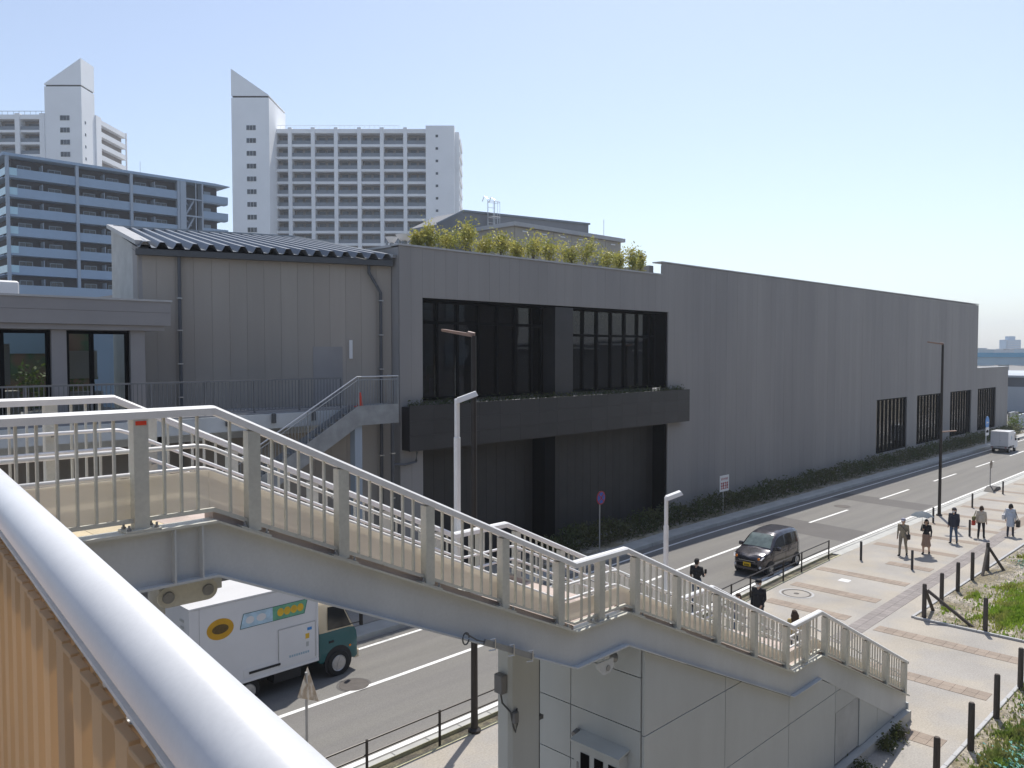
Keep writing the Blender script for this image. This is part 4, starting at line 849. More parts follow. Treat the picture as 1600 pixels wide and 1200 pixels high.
t = root('notice_sign', 'white rectangular sign with red lettering on a pole in the hedge', 'sign', (40.78, 23.75, .05)); pole_part(t, 40.78, 23.8, 2.2)
part('board', MB().box(40.3, 41.26, 23.72, 23.745, 1.3, 2.2), 'sign_white', t)
tx = MB(); random.seed(3)
for i in range(6): a = 40.42 + i * .125; tx.box(a, a + .085, 23.712, 23.719, 2.0, 2.03); tx.box(a + .03, a + .055, 23.712, 23.719, 1.93, 2.08)
for i in range(4):
    a = 40.39 + i * .205; tx.box(a, a + .16, 23.712, 23.719, 1.76, 1.80); tx.box(a, a + .16, 23.711, 23.718, 1.60, 1.64); tx.box(a, a + .16, 23.712, 23.719, 1.44, 1.48); tx.box(a + .06, a + .1, 23.710, 23.717, 1.44, 1.82)
    if i % 2: tx.box(a, a + .035, 23.7105, 23.7175, 1.46, 1.78)
part('lettering', tx, 'sign_red', t)
t = root('route_sign', 'light blue round sign above white plate with black mark near white mini truck', 'sign', (88.9, 23.2, .05)); pole_part(t, 88.9, 23.2, 2.3, .045, 'sign_white'); c = (88.9, 23.1, 2.2)
part('disc', MB().prism(ngon(c, .62), (0, .03, 0)), 'sign_lightblue', t); part('plate', MB().box(88.35, 89.45, 23.09, 23.13, .95, 1.75), 'sign_white', t); part('mark', MB().prism([(88.5, 23.08, 1.25), (89.25, 23.08, 1.2), (89.3, 23.08, 1.4), (88.9, 23.08, 1.5), (88.5, 23.08, 1.4)], (0, .006, 0)), 'black_frame', t)
part('arrow', MB().box(88.6, 89.2, 23.088, 23.096, 2.15, 2.27).prism([(88.45, 23.088, 2.21), (88.65, 23.088, 2.42), (88.65, 23.088, 2.0)], (0, .006, 0)), 'sign_white', t)
t = root('portable_mirror_sign', 'small round sign on a pole standing in a dark portable base by kerb', 'sign', (60.2, 15.4, 0)); pole_part(t, 60.2, 15.4, 1.6, .035)
part('disc', MB().prism(ngon((60.2, 15.35, 1.72), .27), (0, .03, 0)), 'sign_back', t); part('base', MB().prism([(59.3, 15.0, .02), (61.2, 15.0, .02), (61.0, 15.0, .2), (60.0, 15.0, .26), (59.5, 15.0, .1)], (0, .55, 0)), 'bollard', t)
t = root('stop_sign', 'weathered back of a triangular road sign on a slim pole by guard rail', 'sign', (9.05, 15.2, 0)); pole_part(t, 9.05, 15.2, 2.35, .03)
a = OY(480, 1042, 15.3); b = OY(498, 1096, 15.3); cc = OY(466, 1088, 14.9); part('plate', MB().prism([tuple(a), tuple(b), (cc[0] - .05, 14.85, cc[2])], (.02, .02, 0)), 'sign_back', t)
# ------------------------------------------------------------------ guard rails
def guard(xs, y, lab):
    t = root('guard_rail', lab, 'guard rail', (xs[0], y + off(xs[0]), 0))
    for x in xs: part('post', MB().tube([(x, y + off(x), -.1), (x, y + off(x), .80)], .032, 8), 'brown_metal', t, 40)
    for z in (.77, .47): part('rail', MB().tube([(x, y + off(x), z) for x in np.linspace(xs[0], xs[-1], 14)], .022, 8), 'brown_metal', t, 40)
guard([24.6, 26.2, 27.75, 30.7, 32.5, 35.35], 15.38, 'dark brown two-bar guard rail beside the black van'); guard([4, 6.2, 8.0, 10.05, 12.1, 14.2, 16.3, 18.4], 15.38, 'brown guard rail along the kerb below the stair lamp')
# ------------------------------------------------------------------ bollards and wooden posts
bm_ = MB(); bm_.lathe((0, 0, 0), [(.052, 0), (.052, .80), (.04, .825), (0.01, .83)], 12); bme = bm_.mesh('bollard', 'bollard', 40)
for x, y, lb in ((36.03, 14.2, 'dark slim bollard just past the end of the guard rail'), (35.95, 12.04, 'dark slim bollard in front of the woman with the umbrella'), (46.64, 14.6, 'dark slim bollard beside the foot of the tall plaza street lamp'), (44.47, 12.23, 'dark slim bollard beside the woman in cream cardigan'),
    (52.79, 14.41, 'dark slim bollard by the kerb behind the person in hooded jacket'), (52.0, 11.0, 'dark slim bollard behind the woman in pale blue coat'), (59.15, 14.39, 'dark slim bollard beside the portable round sign'), (66, 14.4, 'dark slim bollard by the kerb beyond the portable round sign')):
    tag(inst('bollard', bme, None, (x, y, 0), sc=(1, 1, 1.0)), lb, 'bollard', 'bollards across the plaza')
wp = MB(); wp.lathe((0, 0, 0), [(.074, 0), (.071, .6), (.068, 1.12), (.052, 1.15), (.01, 1.155)], 10); wme = wp.mesh('wood_post', 'wood_post', 40)
def wpost(x, y, lab, grp, h=1., brace=()):
    if not brace: return tag(inst('wooden_post', wme, None, (x, y, 0), random.uniform(0, 6), (1, 1, h)), lab, 'post', grp)
    t = root('wooden_post', lab, 'post', (x, y, 0)); inst('post', wme, t, (0, 0, 0), 0, (1, 1, h * 1.05))
    for dx, dy in brace: part('brace', MB().tube([(x + dx, y + dy, 0), (x + dx * .06, y + dy * .06, 1.0 * h)], .06, 8), 'wood_post', t, 40)
wpost(29.62, 9.5, 'braced corner wooden post at the white edged gravel plot', None, 1., ((.15, -1.5), (1.1, .05)))
for x, y in ((31.75, 9.6), (33.8, 9.66), (35.9, 9.74)): wpost(x, y, 'upright wooden post in the row behind gravel plot edging', 'posts along the plaza edge of gravel plot')
wpost(37.9, 9.72, 'wooden post with two leaning props at end of the gravel plot row', None, 1., ((-1.1, -.1), (.5, -.5)))
wpost(46.3, 9.7, 'lone wooden post at the far plot edge near woman in pale blue', None)
wpost(29.55, 7.6, 'single wooden post on the path side of the gravel plot', None)
for x, y in ((25.2, 5.6), (22.72, 5.55), (20.46, 5.5), (18.1, 5.5)): wpost(x, y, 'weathered wooden post in the row along the weedy gravel bed', 'posts along the weedy bed', 1.0)
# ------------------------------------------------------------------ hedge
hd = MB(); pts = []
for i in range(21000):
    x = 26.5 + (105 - 26.5) * random.random() ** 1.35; hh = .95 + .25 * math.sin(x * 1.7) * math.sin(x * .63) + random.gauss(0, .08); z = random.random() ** .75 * hh
    pts.append((x, 24.2 + random.uniform(-.62, .62) * (1 - .25 * z), .05 + z))
leaves(hd, pts, .085)
t = root('hedge', 'long dark green hedge along the foot of concrete building', 'hedge', (26, 24.2, 0)); part('foliage', hd, 'leaf_dark', t, kind='stuff')
sm = MB()
for i in range(130): x = 26.6 + i * .6; y = 24.2 + random.gauss(0, .2); sm.tube([(x, y, 0), (x + random.gauss(0, .1), y, .9)], .015, 4)
part('stems', sm, 'bark', t, kind='stuff')

# ------------------------------------------------------------------ apartment towers (local x to the right, y away)
TRZ = YAW - math.pi / 2
def lx(px, D): return (px - 800) / F * D
def lz(py, D): return CAMZ + (548 - py) / F * D
def tower_root(name, lab, D): p = FH * D; return root(name, lab, 'apartment tower', (p[0], p[1], 0), TRZ)
def lp(name, mat, par, x0, x1, y0, y1, z0, z1): return piece(name, mat, par, x0, x1, y0, y1, z0, z1)
FL = 2.98
T = tower_root('apartment_tower', 'white apartment tower with slanted fin top peaking on its outer left edge', 200)
x0, x1 = lx(367, 194), lx(425, 194); zc = lz(158, 194); zt = lz(114, 194); sd_z = zc + .5
part('shaft', MB().box(x0, x1, -6, 8, 0, zc), 'tower_white', T, local=True); part('cap_joint', MB().box(x0 + .3, x1 - .3, -5.8, 7.8, zc, zc + .4), 'black_frame', T, local=True)
part('fin_cap', MB().prism([(x0, -6, zc + .4), (x1, -6, zc + .4), (x1, -6, zc + .6), (x0, -6, zt)], (0, 14, 0)), 'tower_white', T, local=True)
for k in range(16):
    z = lz(204, 194) - k * FL; W = part('window', MB().box(x0 + 3.4, x0 + 5.6, -6.06, -6.0, z - .62, z + .62), 'tower_frame', T, local=True)
    for a in (3.5, 4.25, 5.0): lp('pane', 'tower_window', W, x0 + a, x0 + a + .68, -6.09, -6.062, z - .55, z + .55)
bx0, bx1 = lx(434, 200), lx(670, 200); bz = lz(206, 200); nb = 7; ncol = [436, 457, 492.5, 528, 564, 599, 635, 669.5]
cols = [lx(c, 200) for c in ncol]
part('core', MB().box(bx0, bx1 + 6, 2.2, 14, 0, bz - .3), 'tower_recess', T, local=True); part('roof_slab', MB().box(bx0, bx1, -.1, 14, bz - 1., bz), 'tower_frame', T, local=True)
for c in cols[1:-1]: lp('column', 'tower_frame', T, c - .45, c + .45, -.3, 2.2, 0, bz + .35)
for k in range(1, 20):
    z = bz - 1 - k * FL + .0
    lp('floor_beam', 'tower_frame', T, bx0, bx1, 0, 2.2, z - .25, z + .35)
    if k > 13: continue
    for a, b in zip(cols[:-1], cols[1:]):
        lp('balcony_rail', 'balcony_rail', T, a + .5, b - .5, .08, .14, z + .36, z + 1.25); lp('window', 'tower_window', T, a + 1.0, a + 2.5, 2.12, 2.198, z + .4, z + 2.35); lp('window', 'tower_window', T, a + 3.1, b - .9, 2.12, 2.198, z + .4, z + 2.35)
px0, px1 = lx(669, 200), lx(711, 200)
part('end_pier', MB().box(px0 - .3, px1, -.8, 3, 0, lz(202, 200)), 'tower_white', T, local=True); part('end_wing', MB().box(px1, px1 + 1.0, 1.5, 14, 0, lz(208, 200)), 'tower_white', T, local=True)
for k in range(11):
    z = lz(218, 200) - k * FL; lp('small_window', 'tower_window', T, px0 + 2.1, px0 + 2.7, -.86, -.802, z - .3, z + .3); lp('side_balcony', 'tower_frame', T, px1 + 1.0, px1 + 1.25, 2.5, 12, z - 1.2, z)
rl = MB(); 
for k in range(26): x = bx0 + k * 1.2; rl.box(x, x + .06, .3, .36, bz, bz + .9)
rl.box(bx0, bx0 + 30.1, .28, .38, bz + .86, bz + .94); part('roof_railing', rl, 'tower_frame', T, local=True)

T = tower_root('apartment_tower', 'white apartment tower with slanted fin top peaking on its inner right edge', 205)
x0, x1 = lx(79, 205), lx(136, 205); zc = lz(141, 205); zt = lz(98, 205)
part('shaft', MB().box(x0, x1, 0, 6.4, 0, zc), 'tower_white', T, local=True); part('cap_joint', MB().box(x0 + .3, x1 - .3, .3, 6.2, zc, zc + .4), 'black_frame', T, local=True)
part('fin_cap', MB().prism([(x0, 0, zc + .4), (x1, 0, zc + .4), (x1, 0, zt), (x0, 0, zc + .7)], (0, 6.4, 0)), 'tower_white', T, local=True)
for k in range(16):
    z = lz(189, 205) - k * FL; W = part('window', MB().box(x0 + 3.7, x0 + 6.1, -.06, 0, z - .68, z + .68), 'tower_frame', T, local=True)
    for a in (3.8, 4.6, 5.4): lp('pane', 'tower_window', W, x0 + a, x0 + a + .74, -.09, -.062, z - .6, z + .6)
    lp('small_window', 'tower_window', T, x1, x1 + .05, 1.4, 1.9, z - 1.1, z - .4)
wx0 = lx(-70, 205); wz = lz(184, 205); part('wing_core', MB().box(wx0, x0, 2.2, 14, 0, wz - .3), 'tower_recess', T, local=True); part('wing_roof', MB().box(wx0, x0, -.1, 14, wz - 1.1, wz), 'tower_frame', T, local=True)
wc = [lx(c, 205) for c in (-70, -35, 0, 37, 75)]
for c in wc: lp('column', 'tower_frame', T, c - .6, c + .6, -.3, 2.2, 0, wz + .3)
for k in range(1, 14):
    z = wz - 1.1 - k * FL; lp('floor_beam', 'tower_frame', T, wx0, x0, 0, 2.2, z - .25, z + .35)
    for a, b in zip(wc[1:-1], wc[2:]): lp('balcony_rail', 'balcony_rail', T, a + .65, b - .65, .08, .14, z + .36, z + 1.25); lp('window', 'tower_window', T, a + 1.5, b - 1.6, 2.12, 2.198, z + .4, z + 2.3)
xr = x1 + .2; rz2 = lz(187, 211)
part('rear_wing', MB().box(x1 - 8, xr - 1.4, 6.4, 23, 0, rz2 - 1), 'tower_recess', T, local=True); part('rear_pier', MB().box(xr - 1.5, xr + .15, 6.4, 9., 0, rz2 + .5), 'tower_white', T, local=True)
for k in range(0, 14): z = rz2 - k * FL; lp('gallery_parapet', 'tower_frame', T, xr - 1.4, xr, 9., 23, z - 1.25, z)
lp('rear_post', 'tower_frame', T, xr - .2, xr + .1, 22.8, 23.3, 0, rz2 + .3)
rl = MB(); rl.box(wx0, x0, .28, .38, wz + .9, wz + 1.)
for k in range(12): rl.box(x0 - 1 - k * 1.4, x0 - .93 - k * 1.4, .3, .36, wz, wz + .9)
part('roof_railing', rl, 'balcony_rail', T, local=True)

# mid-rise, front parallel to the road at y=141
Mx = root('apartment_block', 'blue-grey mid-rise apartment block with long balcony bands', 'apartment block', (34, 141, 0))
def mpc(name, mat, x0, x1, y0, y1, z0, z1, par=None): return piece(name, mat, par or Mx, x0 - 34, x1 - 34, y0 - 141, y1 - 141, z0, z1)
MF = 2.92; ZR = 38.9
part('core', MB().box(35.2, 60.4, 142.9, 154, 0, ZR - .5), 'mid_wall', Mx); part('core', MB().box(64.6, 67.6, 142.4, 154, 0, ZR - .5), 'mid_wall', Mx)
part('roof_slab', MB().box(33.6, 66.5, 140.7, 154.5, ZR - .42, ZR), 'mid_slab', Mx); part('roof_slab', MB().prism([(66.5, 140.7, ZR - .42), (69.3, 140.7, ZR - .3), (69.3, 140.7, ZR - .2), (66.5, 140.7, ZR)], (0, 13.8, 0)), 'mid_slab', Mx)
seg = [(34.2, 43.9), (43.9, 52.2), (52.2, 60.0)]
for k in range(9):
    z = ZR - .42 - (k + 1) * MF
    if k < 7 or True:
        for a, b in seg:
            mpc('balcony_parapet', 'mid_slab', a + .12, b - .12, 141, 141.12, z, z + 1.18); mpc('partition', 'mid_column', (a + b) / 2 - .04, (a + b) / 2 + .04, 141.2, 142.9, z + .0, z + 2.2)
            for q in (.28, .72):
                x = a + (b - a) * q; W = mpc('window', 'mid_window', x - .95, x + .95, 142.82, 142.898, z + .1, z + 2.05); mpc('window', 'tower_window', x - .82, x - .04, 142.78, 142.818, z + .2, z + 1.93); mpc('window', 'tower_window', x + .04, x + .82, 142.78, 142.818, z + .2, z + 1.93)
        mpc('floor_slab', 'mid_slab', 34.2, 60.3, 141.0, 142.9, z - .2, z - .001)
        mpc('corner_glass', 'mid_glass', 34.0, 35.5, 140.93, 140.99, z + .1, z + 1.2); mpc('corner_glass', 'mid_glass', 33.93, 33.99, 141., 150., z + .1, z + 1.2); mpc('side_balcony', 'mid_slab', 34.0, 35.2, 143, 153, z - .2, z)
        mpc('balcony_parapet', 'mid_slab', 64.4, 69.0, 140.9, 141.02, z, z + 1.2); mpc('balcony_parapet', 'mid_slab', 68.88, 69.0, 141.03, 150, z, z + 1.2); mpc('floor_slab', 'mid_slab', 64.4, 69.0, 141.03, 142.5, z - .2, z - .001); mpc('window', 'mid_window', 65.2, 66.4, 142.32, 142.398, z + .2, z + 2.)
for x in (34.2, 43.9, 52.2, 60.05): mpc('column', 'mid_column', x - .22, x + .22, 140.8, 141.3, 0, ZR - .43)
# open stair bay
mpc('stair_pier', 'mid_column', 60.3, 61.3, 140.7, 142.9, 0, ZR - .43); mpc('stair_pier', 'mid_column', 64.1, 64.35, 140.7, 142.5, 0, ZR - .43); mpc('stair_back', 'far_dark', 61.3, 64.1, 143.5, 144, 0, ZR - .43); mpc('stair_post', 'mid_column', 63.0, 63.15, 140.8, 140.95, 0, ZR - .43)
for k in range(9):
    z = ZR - .42 - (k + 1) * MF; mpc('stair_beam', 'mid_column', 61.3, 64.1, 140.75, 140.9, z - .1, z + .15)
    part('stair_flight', MB().beam((61.4, 141.8, z - MF + .2), (62.9, 141.8, z - .1), 1.2, .25).beam((61.4, 142.9, z + .1), (62.9, 142.9, z - MF * .5), 1.2, .25), 'mid_column', Mx)
part('antenna', MB().tube([(56, 147, ZR), (56, 147, ZR + 3.2)], .04, 5), 'clamp', Mx)
part('podium', MB().box(30, 62, 138.5, 156, 0, 18.2), 'mid_slab', Mx)
solo('white_roof_block', 'white rooftop slab below the mid-rise balconies behind the canopy', 'building', MB().box(14, 48, 100, 120, 0, 16.3), 'mid_slab', (14, 100, 0))

# ------------------------------------------------------------------ far background at the end of the road
H1 = root('elevated_highway', 'long blue elevated highway girder on piers beyond the building', 'highway', (330, 60, 0))
part('girder', MB().box(330, 334, -420, 300, 4.2, 8.2), 'bluegrey', H1); part('parapet', MB().box(329.5, 329.9, -420, 300, 6.9, 8.5), 'blue_girder', H1)
for k in range(18): part('pier', MB().box(331, 333, -400 + k * 40, -397 + k * 40, -.1, 4.2), 'far_pale', H1)
T = root('office_tower', 'hazy pale blue high-rise on the skyline', 'tower', (*OD(1578, 545, 900)[:2], 0), TRZ)
part('shaft', MB().box(-8.2, 8.2, -6, 6, 0, lz(531, 900)), 'tower_blue', T, local=True); part('crown', MB().box(-3.8, 3.8, -3, 3, lz(531, 900), lz(525.5, 900)), 'tower_blue', T, local=True)
for k in range(8): piece('window_band', 'far_pale', T, -7.8, 7.8, -6.2, -6.05, 6 + k * 1.9, 6.8 + k * 1.9)
random.seed(11)
for i in range(16):
    px = 1500 + i * 16 + random.uniform(-4, 4); D = random.uniform(480, 800); p = OD(px, 548, D); hgt = lz(548 - random.uniform(0, 4), D); wdt = random.uniform(8, 20)
    o = root('distant_building', 'low distant building on the skyline beyond the blue highway', 'building', (p[0], p[1], 0), TRZ, 'low buildings on the skyline'); part('wall', MB().box(-wdt / 2, wdt / 2, -5, 5, 0, hgt), random.choice(('far_pale', 'far_dark', 'bluegrey')), o, local=True)
    part('roof', MB().box(-wdt / 2 - .2, wdt / 2 + .2, -5.2, 5.2, hgt, hgt + .4), 'far_pale', o, local=True)
m = root('roadside_warehouse', 'dark low warehouse with pale roof edge at the road end', 'building', (150, 22, 0)); part('wall', MB().box(140, 175, 27, 50, 0, 5.2), 'far_dark', m); part('roof', MB().box(139.5, 175.5, 26.6, 50.5, 5.2, 5.5), 'far_pale', m); part('door', MB().box(139.9, 139.98, 30, 36, 0, 3.8), 'far_pale', m)
m = root('roadside_wall', 'low pale wall beside the road past the building', 'wall', (112, 24, 0)); part('panel', MB().box(110, 138, 25.5, 25.8, 0, 1.6), 'far_pale', m); part('post', MB().box(109.4, 110, 25.3, 26, 0, 2.0), 'concrete_smooth', m); part('gate', MB().box(106.5, 109, 25.4, 25.6, 0, 2.1), 'galvanised', m)
m = root('distant_lamp', 'slim pale street lamp standing against the hazy tower', 'street lamp', (*OD(1573, 560, 330)[:2], 8.2)); q = OD(1573, 560, 330); part('pole', MB().tube([(q[0], q[1], 8.2), (q[0], q[1], 13.2), (q[0] - 1, q[1] + 1, 13.6)], .09, 6), 'far_pale', m)
m = root('roadside_bush', 'small yellow-green bush at the far end of hedge', 'bush', (105, 24.5, 0)); q = MB(); leaves(q, [(105 + random.gauss(0, .6), 24.6 + random.gauss(0, .4), .2 + abs(random.gauss(.8, .5))) for _ in range(500)], .12); part('foliage', q, 'leaf_green', m); part('stem', MB().tube([(105, 24.6, 0), (105, 24.6, 1.)], .03, 5), 'bark', m)

# ------------------------------------------------------------------ vehicles
def wheel(par, x, y, r, wd, side):      # side: -1 faces -y, +1 faces +y
    tme = MB().lathe((x, y, r), [(r * .62, -wd / 2), (r * .93, -wd / 2), (r, -wd / 2 + .03), (r, wd / 2 - .03), (r * .93, wd / 2), (r * .62, wd / 2)], 24, 'y'); W = part('wheel', tme, 'tyre', par, 40, local=True)
    yo = y + side * (wd / 2 + .002); rm = MB().lathe((x, yo, r), [(r * .62, 0), (r * .6, side * .012), (r * .5, side * -.01), (r * .48, side * -.03)], 20, 'y'); 
    for k in range(6): a = k * math.pi / 3 + .2; rm.beam((x, yo, r), (x + r * .56 * math.cos(a), yo, r + r * .56 * math.sin(a)), .055, .02, up=(0, 1, 0))
    rm.lathe((x, yo, r), [(r * .14, -.01), (r * .14, side * .02)], 12, 'y'); o = bpy.data.objects.new('rim', rm.mesh('rim', 'rim', 40)); reg(o, W, Matrix.Identity(4))
def loft(st, nrm=None):
    k = len(st[0][1]); v = []; f = []
    for x, sec in st:
        for (y, z) in sec: v.append((x, -y, z))
        for (y, z) in sec[::-1]: v.append((x, y, z))
    n = 2 * k
    for i in range(len(st) - 1):
        for j in range(n): f.append((i * n + j, i * n + (j + 1) % n, (i + 1) * n + (j + 1) % n, (i + 1) * n + j))
    f += [tuple(range(n)), tuple((len(st) - 1) * n + j for j in range(n - 1, -1, -1))]
    return MB().add(v, f)
# black kei van (local: nose at x=0 looking to -x, tail at x=3.4); y to either side
V = root('minivan', 'black boxy compact van with yellow plate driving past the guard rail', 'van', (30.55, 16.68, RZ))
vx_ = [0, .05, .16, .34, .55, .72, .95, 1.18, 1.34, 1.55, 1.9, 2.4, 2.9, 3.15, 3.3, 3.38, 3.4]
ztop = [.70, .80, .88, .94, .985, 1.03, 1.24, 1.44, 1.535, 1.60, 1.645, 1.65, 1.635, 1.60, 1.52, 1.30, 1.0]
wid = [.52, .60, .67, .71, .725, .735, .74, .74, .74, .74, .74, .74, .735, .72, .69, .66, .64]
zbot = [.36, .27, .22, .20] + [.19] * 9 + [.22, .26, .30, .36]
def vsec(x):
    zt = float(np.interp(x, vx_, ztop)); wv = float(np.interp(x, vx_, wid)); zb = float(np.interp(x, vx_, zbot)); cab = min(max((zt - 1.0) / .6, 0), 1)
    zbelt = min(zt - .06, .98 if cab > 0 else zt - .06); wr = wv - .02 - .13 * cab; zs = zt - .03 - .05 * cab
    if zs < zbelt + .01: zs = zbelt + .01
    return [(0, zb), (wv * .88, zb), (wv * .985, zb + .10), (wv, (zb + zbelt) / 2), (wv - .012, zbelt), (wr, zs), (wr - .06 - .04 * cab, zt - .004), (wr * .5, zt + .012), (0, zt + .016)]
xs_ = sorted(set(list(np.linspace(0, 3.4, 52)) + vx_)); part('body', loft([(x, vsec(x)) for x in xs_]), 'van_paint', V, 50, local=True)
def vpt(x, j, fr, s, o=.006):     # point on side strip j..j+1 at fraction
    a = vsec(x); y = a[j][0] + (a[j + 1][0] - a[j][0]) * fr; z = a[j][1] + (a[j + 1][1] - a[j][1]) * fr; return (x, s * (y + o), z)
def side_pane(xa, xb, s, lo=.12, hi=.90, par=None):
    m = MB(); xs = np.linspace(xa, xb, 8); v = []
    for x in xs: v += [vpt(x, 4, lo, s), vpt(x, 4, hi, s)]
    m.add(v, [(2 * i, 2 * i + 2, 2 * i + 3, 2 * i + 1) for i in range(7)]); part('side_window', m, 'side_tint', V, True, local=True)
for s in (-1, 1): side_pane(1.12, 1.90, s); side_pane(1.96, 2.62, s); side_pane(2.68, 3.12, s)
m = MB(); v = []; xs = np.linspace(.78, 1.33, 8); yy_ = np.linspace(-1, 1, 9)
for x in xs:
    a = vsec(x)
    for q in yy_: wv = a[6][0] * .97; zz_ = a[8][1] + (a[6][1] - a[8][1]) * abs(q) ** 2; v.append((x - .006, q * wv, zz_ + .008))
m.add(v, [(i * 9 + k, i * 9 + k + 1, (i + 1) * 9 + k + 1, (i + 1) * 9 + k) for i in range(7) for k in range(8)]); part('windscreen', m, 'windscreen_sky', V, True, local=True)
for s in (-1, 1):
    part('headlight', MB().prism([(.03, s * .40, .70), (.03, s * .62, .72), (.16, s * .69, .84), (.12, s * .45, .82)], (-.02, s * .01, .012)), 'lamp_clear', V, local=True); part('indicator', MB().lathe((.045, s * .50, .765), [(.055, -.04), (.05, .0), (.02, .01)], 12, 'x'), 'lamp_amber', V, local=True)
    part('fog_lamp', MB().lathe((.03, s * .56, .42), [(.05, -.02), (.05, .01)], 10, 'x'), 'lamp_clear', V, local=True)
    part('mirror', MB().bbox(.98, 1.10, s * .86 - .09, s * .86 + .09, 1.0, 1.14, .02), 'van_paint', V, local=True); part('mirror_arm', MB().beam((1.04, s * .72, 1.0), (1.04, s * .80, 1.03), .05, .04), 'van_paint', V, local=True)
    part('wheel_arch', MB().lathe((.62, s * .735, .29), [(.33, -.02), (.33, .012)], 24, 'y'), 'chassis', V, local=True); part('wheel_arch', MB().lathe((2.92, s * .73, .29), [(.33, -.02), (.33, .014)], 24, 'y'), 'chassis', V, local=True)
    wheel(V, .62, s * .665, .275, .17, s); wheel(V, 2.92, s * .665, .275, .17, s)
    part('door_seam', MB().box(1.93, 1.936, s * .742, s * .745, .3, .96), 'black_frame', V, local=True); part('door_handle', MB().box(1.72, 1.88, s * .742 - .012, s * .742 + .012, .86, .89), 'van_paint', V, local=True)
part('grille', MB().box(-.018, .03, -.40, .40, .60, .68).box(-.012, .03, -.46, .46, .40, .52), 'black_frame', V, local=True); part('grille_bar', MB().box(-.03, -.018, -.38, .38, .63, .65), 'clamp', V, local=True)
part('number_plate', MB().box(-.035, -.02, -.17, .17, .41, .57), 'plate_yellow', V, local=True); pl = MB()
for i in range(4): pl.box(-.040, -.036, -.11 + i * .06, -.07 + i * .06, .43, .50)
part('plate_digits', pl, 'black_frame', V, local=True)
part('bumper', MB().box(-.03, .06, -.50, .50, .28, .37), 'van_paint', V, local=True)
m = MB(); m.bbox(1.5, 1.95, -.6, -.1, .5, .95, .06); m.bbox(1.85, 2.0, -.58, -.12, .9, 1.32, .05); m.bbox(1.5, 1.95, .1, .6, .5, .95, .06); m.bbox(1.85, 2.0, .12, .58, .9, 1.32, .05); part('seats', m, 'seat_dark', V, local=True)

# box truck (local: tail at x=0, nose at x=5; near side y=0, far side y=1.75)
K = root('box_truck', 'white delivery box truck with teal cab and orange oval logo', 'truck', (8.5, 19.72, RZ)); lk = WM[K.name].translation
part('cargo_box', MB().bbox(0, 3.62, 0, 1.78, .72, 2.86, .02), 'truck_white', K, local=True)
tr = MB(); tr.box(-.02, 3.64, -.02, 1.8, 2.862, 2.90); tr.box(-.015, .05, -.012, 0, .72, 2.86); tr.box(3.57, 3.635, -.012, 0, .72, 2.86); tr.box(-.015, 3.64, -.015, 1.8, .64, .72); part('box_trim', tr, 'truck_white', K, local=True)
part('box_seam', MB().box(.24, .25, -.004, 0, .74, 2.85), 'truck_trim', K, local=True)
d0 = part('side_door', MB().box(2.42, 3.52, -.016, -.001, .80, 1.78), 'truck_white', K, local=True)
sm = MB()
for a in ((2.40, 2.42, .80, 1.78), (3.52, 3.54, .8, 1.78), (2.40, 3.54, 1.78, 1.80)): sm.box(a[0], a[1], -.018, -.001, a[2], a[3])
part('door_frame', sm, 'truck_trim', K, local=True)
part('door_step_bar', MB().box(1.55, 2.45, -.03, -.001, .84, .90), 'chassis', K, local=True); part('door_step_frame', MB().box(1.4, 2.55, -.012, -.001, .78, .98), 'truck_white', K, local=True)
def ell(cx, cz, a, b, y, n=28, rot=0): return [(cx + a * math.cos(t) * math.cos(rot) - b * math.sin(t) * math.sin(rot), y, cz + a * math.cos(t) * math.sin(rot) + b * math.sin(t) * math.cos(rot)) for t in [2 * math.pi * k / n for k in range(n)]]
part('oval_logo', MB().prism(ell(.79, 2.22, .36, .27, -.004), (0, .003, 0)), 'logo_orange', K, local=True); part('oval_logo_mark', MB().prism(ell(.79, 2.22, .22, .12, -.007), (0, .002, 0)), 'logo_dark', K, local=True)
part('banner_logo', MB().prism([(1.32, -.004, 2.08), (2.25, -.004, 2.08), (2.25, -.004, 2.46), (1.42, -.004, 2.46)], (0, .003, 0)), 'logo_blue', K, local=True); part('banner_logo', MB().prism([(2.25, -.004, 2.08), (3.2, -.004, 2.08), (3.3, -.004, 2.46), (2.25, -.004, 2.46)], (0, .003, 0)), 'logo_green', K, local=True)
m = MB()
for i in range(4): m.prism(ell(2.48 + i * .2, 2.27, .10, .11, -.007, 14), (0, .002, 0))
part('banner_mark', m, 'logo_yellow', K, local=True); part('banner_mark', MB().prism(ell(1.6, 2.27, .12, .1, -.007, 14), (0, .002, 0)).prism(ell(1.92, 2.27, .14, .1, -.007, 14), (0, .002, 0)), 'sign_white', K, local=True)
ou = MB()
for a, b in (((1.32, 2.08), (3.2, 2.08)), ((3.2, 2.08), (3.3, 2.46)), ((3.3, 2.46), (1.42, 2.46)), ((1.42, 2.46), (1.32, 2.08))): ou.beam((a[0], -.006, a[1]), (b[0], -.006, b[1]), .012, .006, up=(0, 1, 0))
part('banner_outline', ou, 'truck_green', K, local=True)
part('door_sticker', MB().box(3.22, 3.34, -.020, -.0165, 1.36, 1.50), 'logo_yellow', K, local=True); part('door_sticker', MB().box(3.24, 3.32, -.020, -.0165, 1.14, 1.27), 'concrete_pale', K, local=True); part('door_mark', MB().box(3.28, 3.42, -.020, -.0165, 1.58, 1.66), 'sign_lightblue', K, local=True)
tm = MB()
for i in range(9): tm.box(2.72 + i * .07, 2.77 + i * .07, -.019, -.0165, .96, 1.02)
part('door_lettering', tm, 'bluegrey', K, local=True)
m = MB()
for i in range(4): m.box(-.02, -.016, .3, .55 - .05 * (i % 2), 2.5 - i * .16, 2.56 - i * .16)
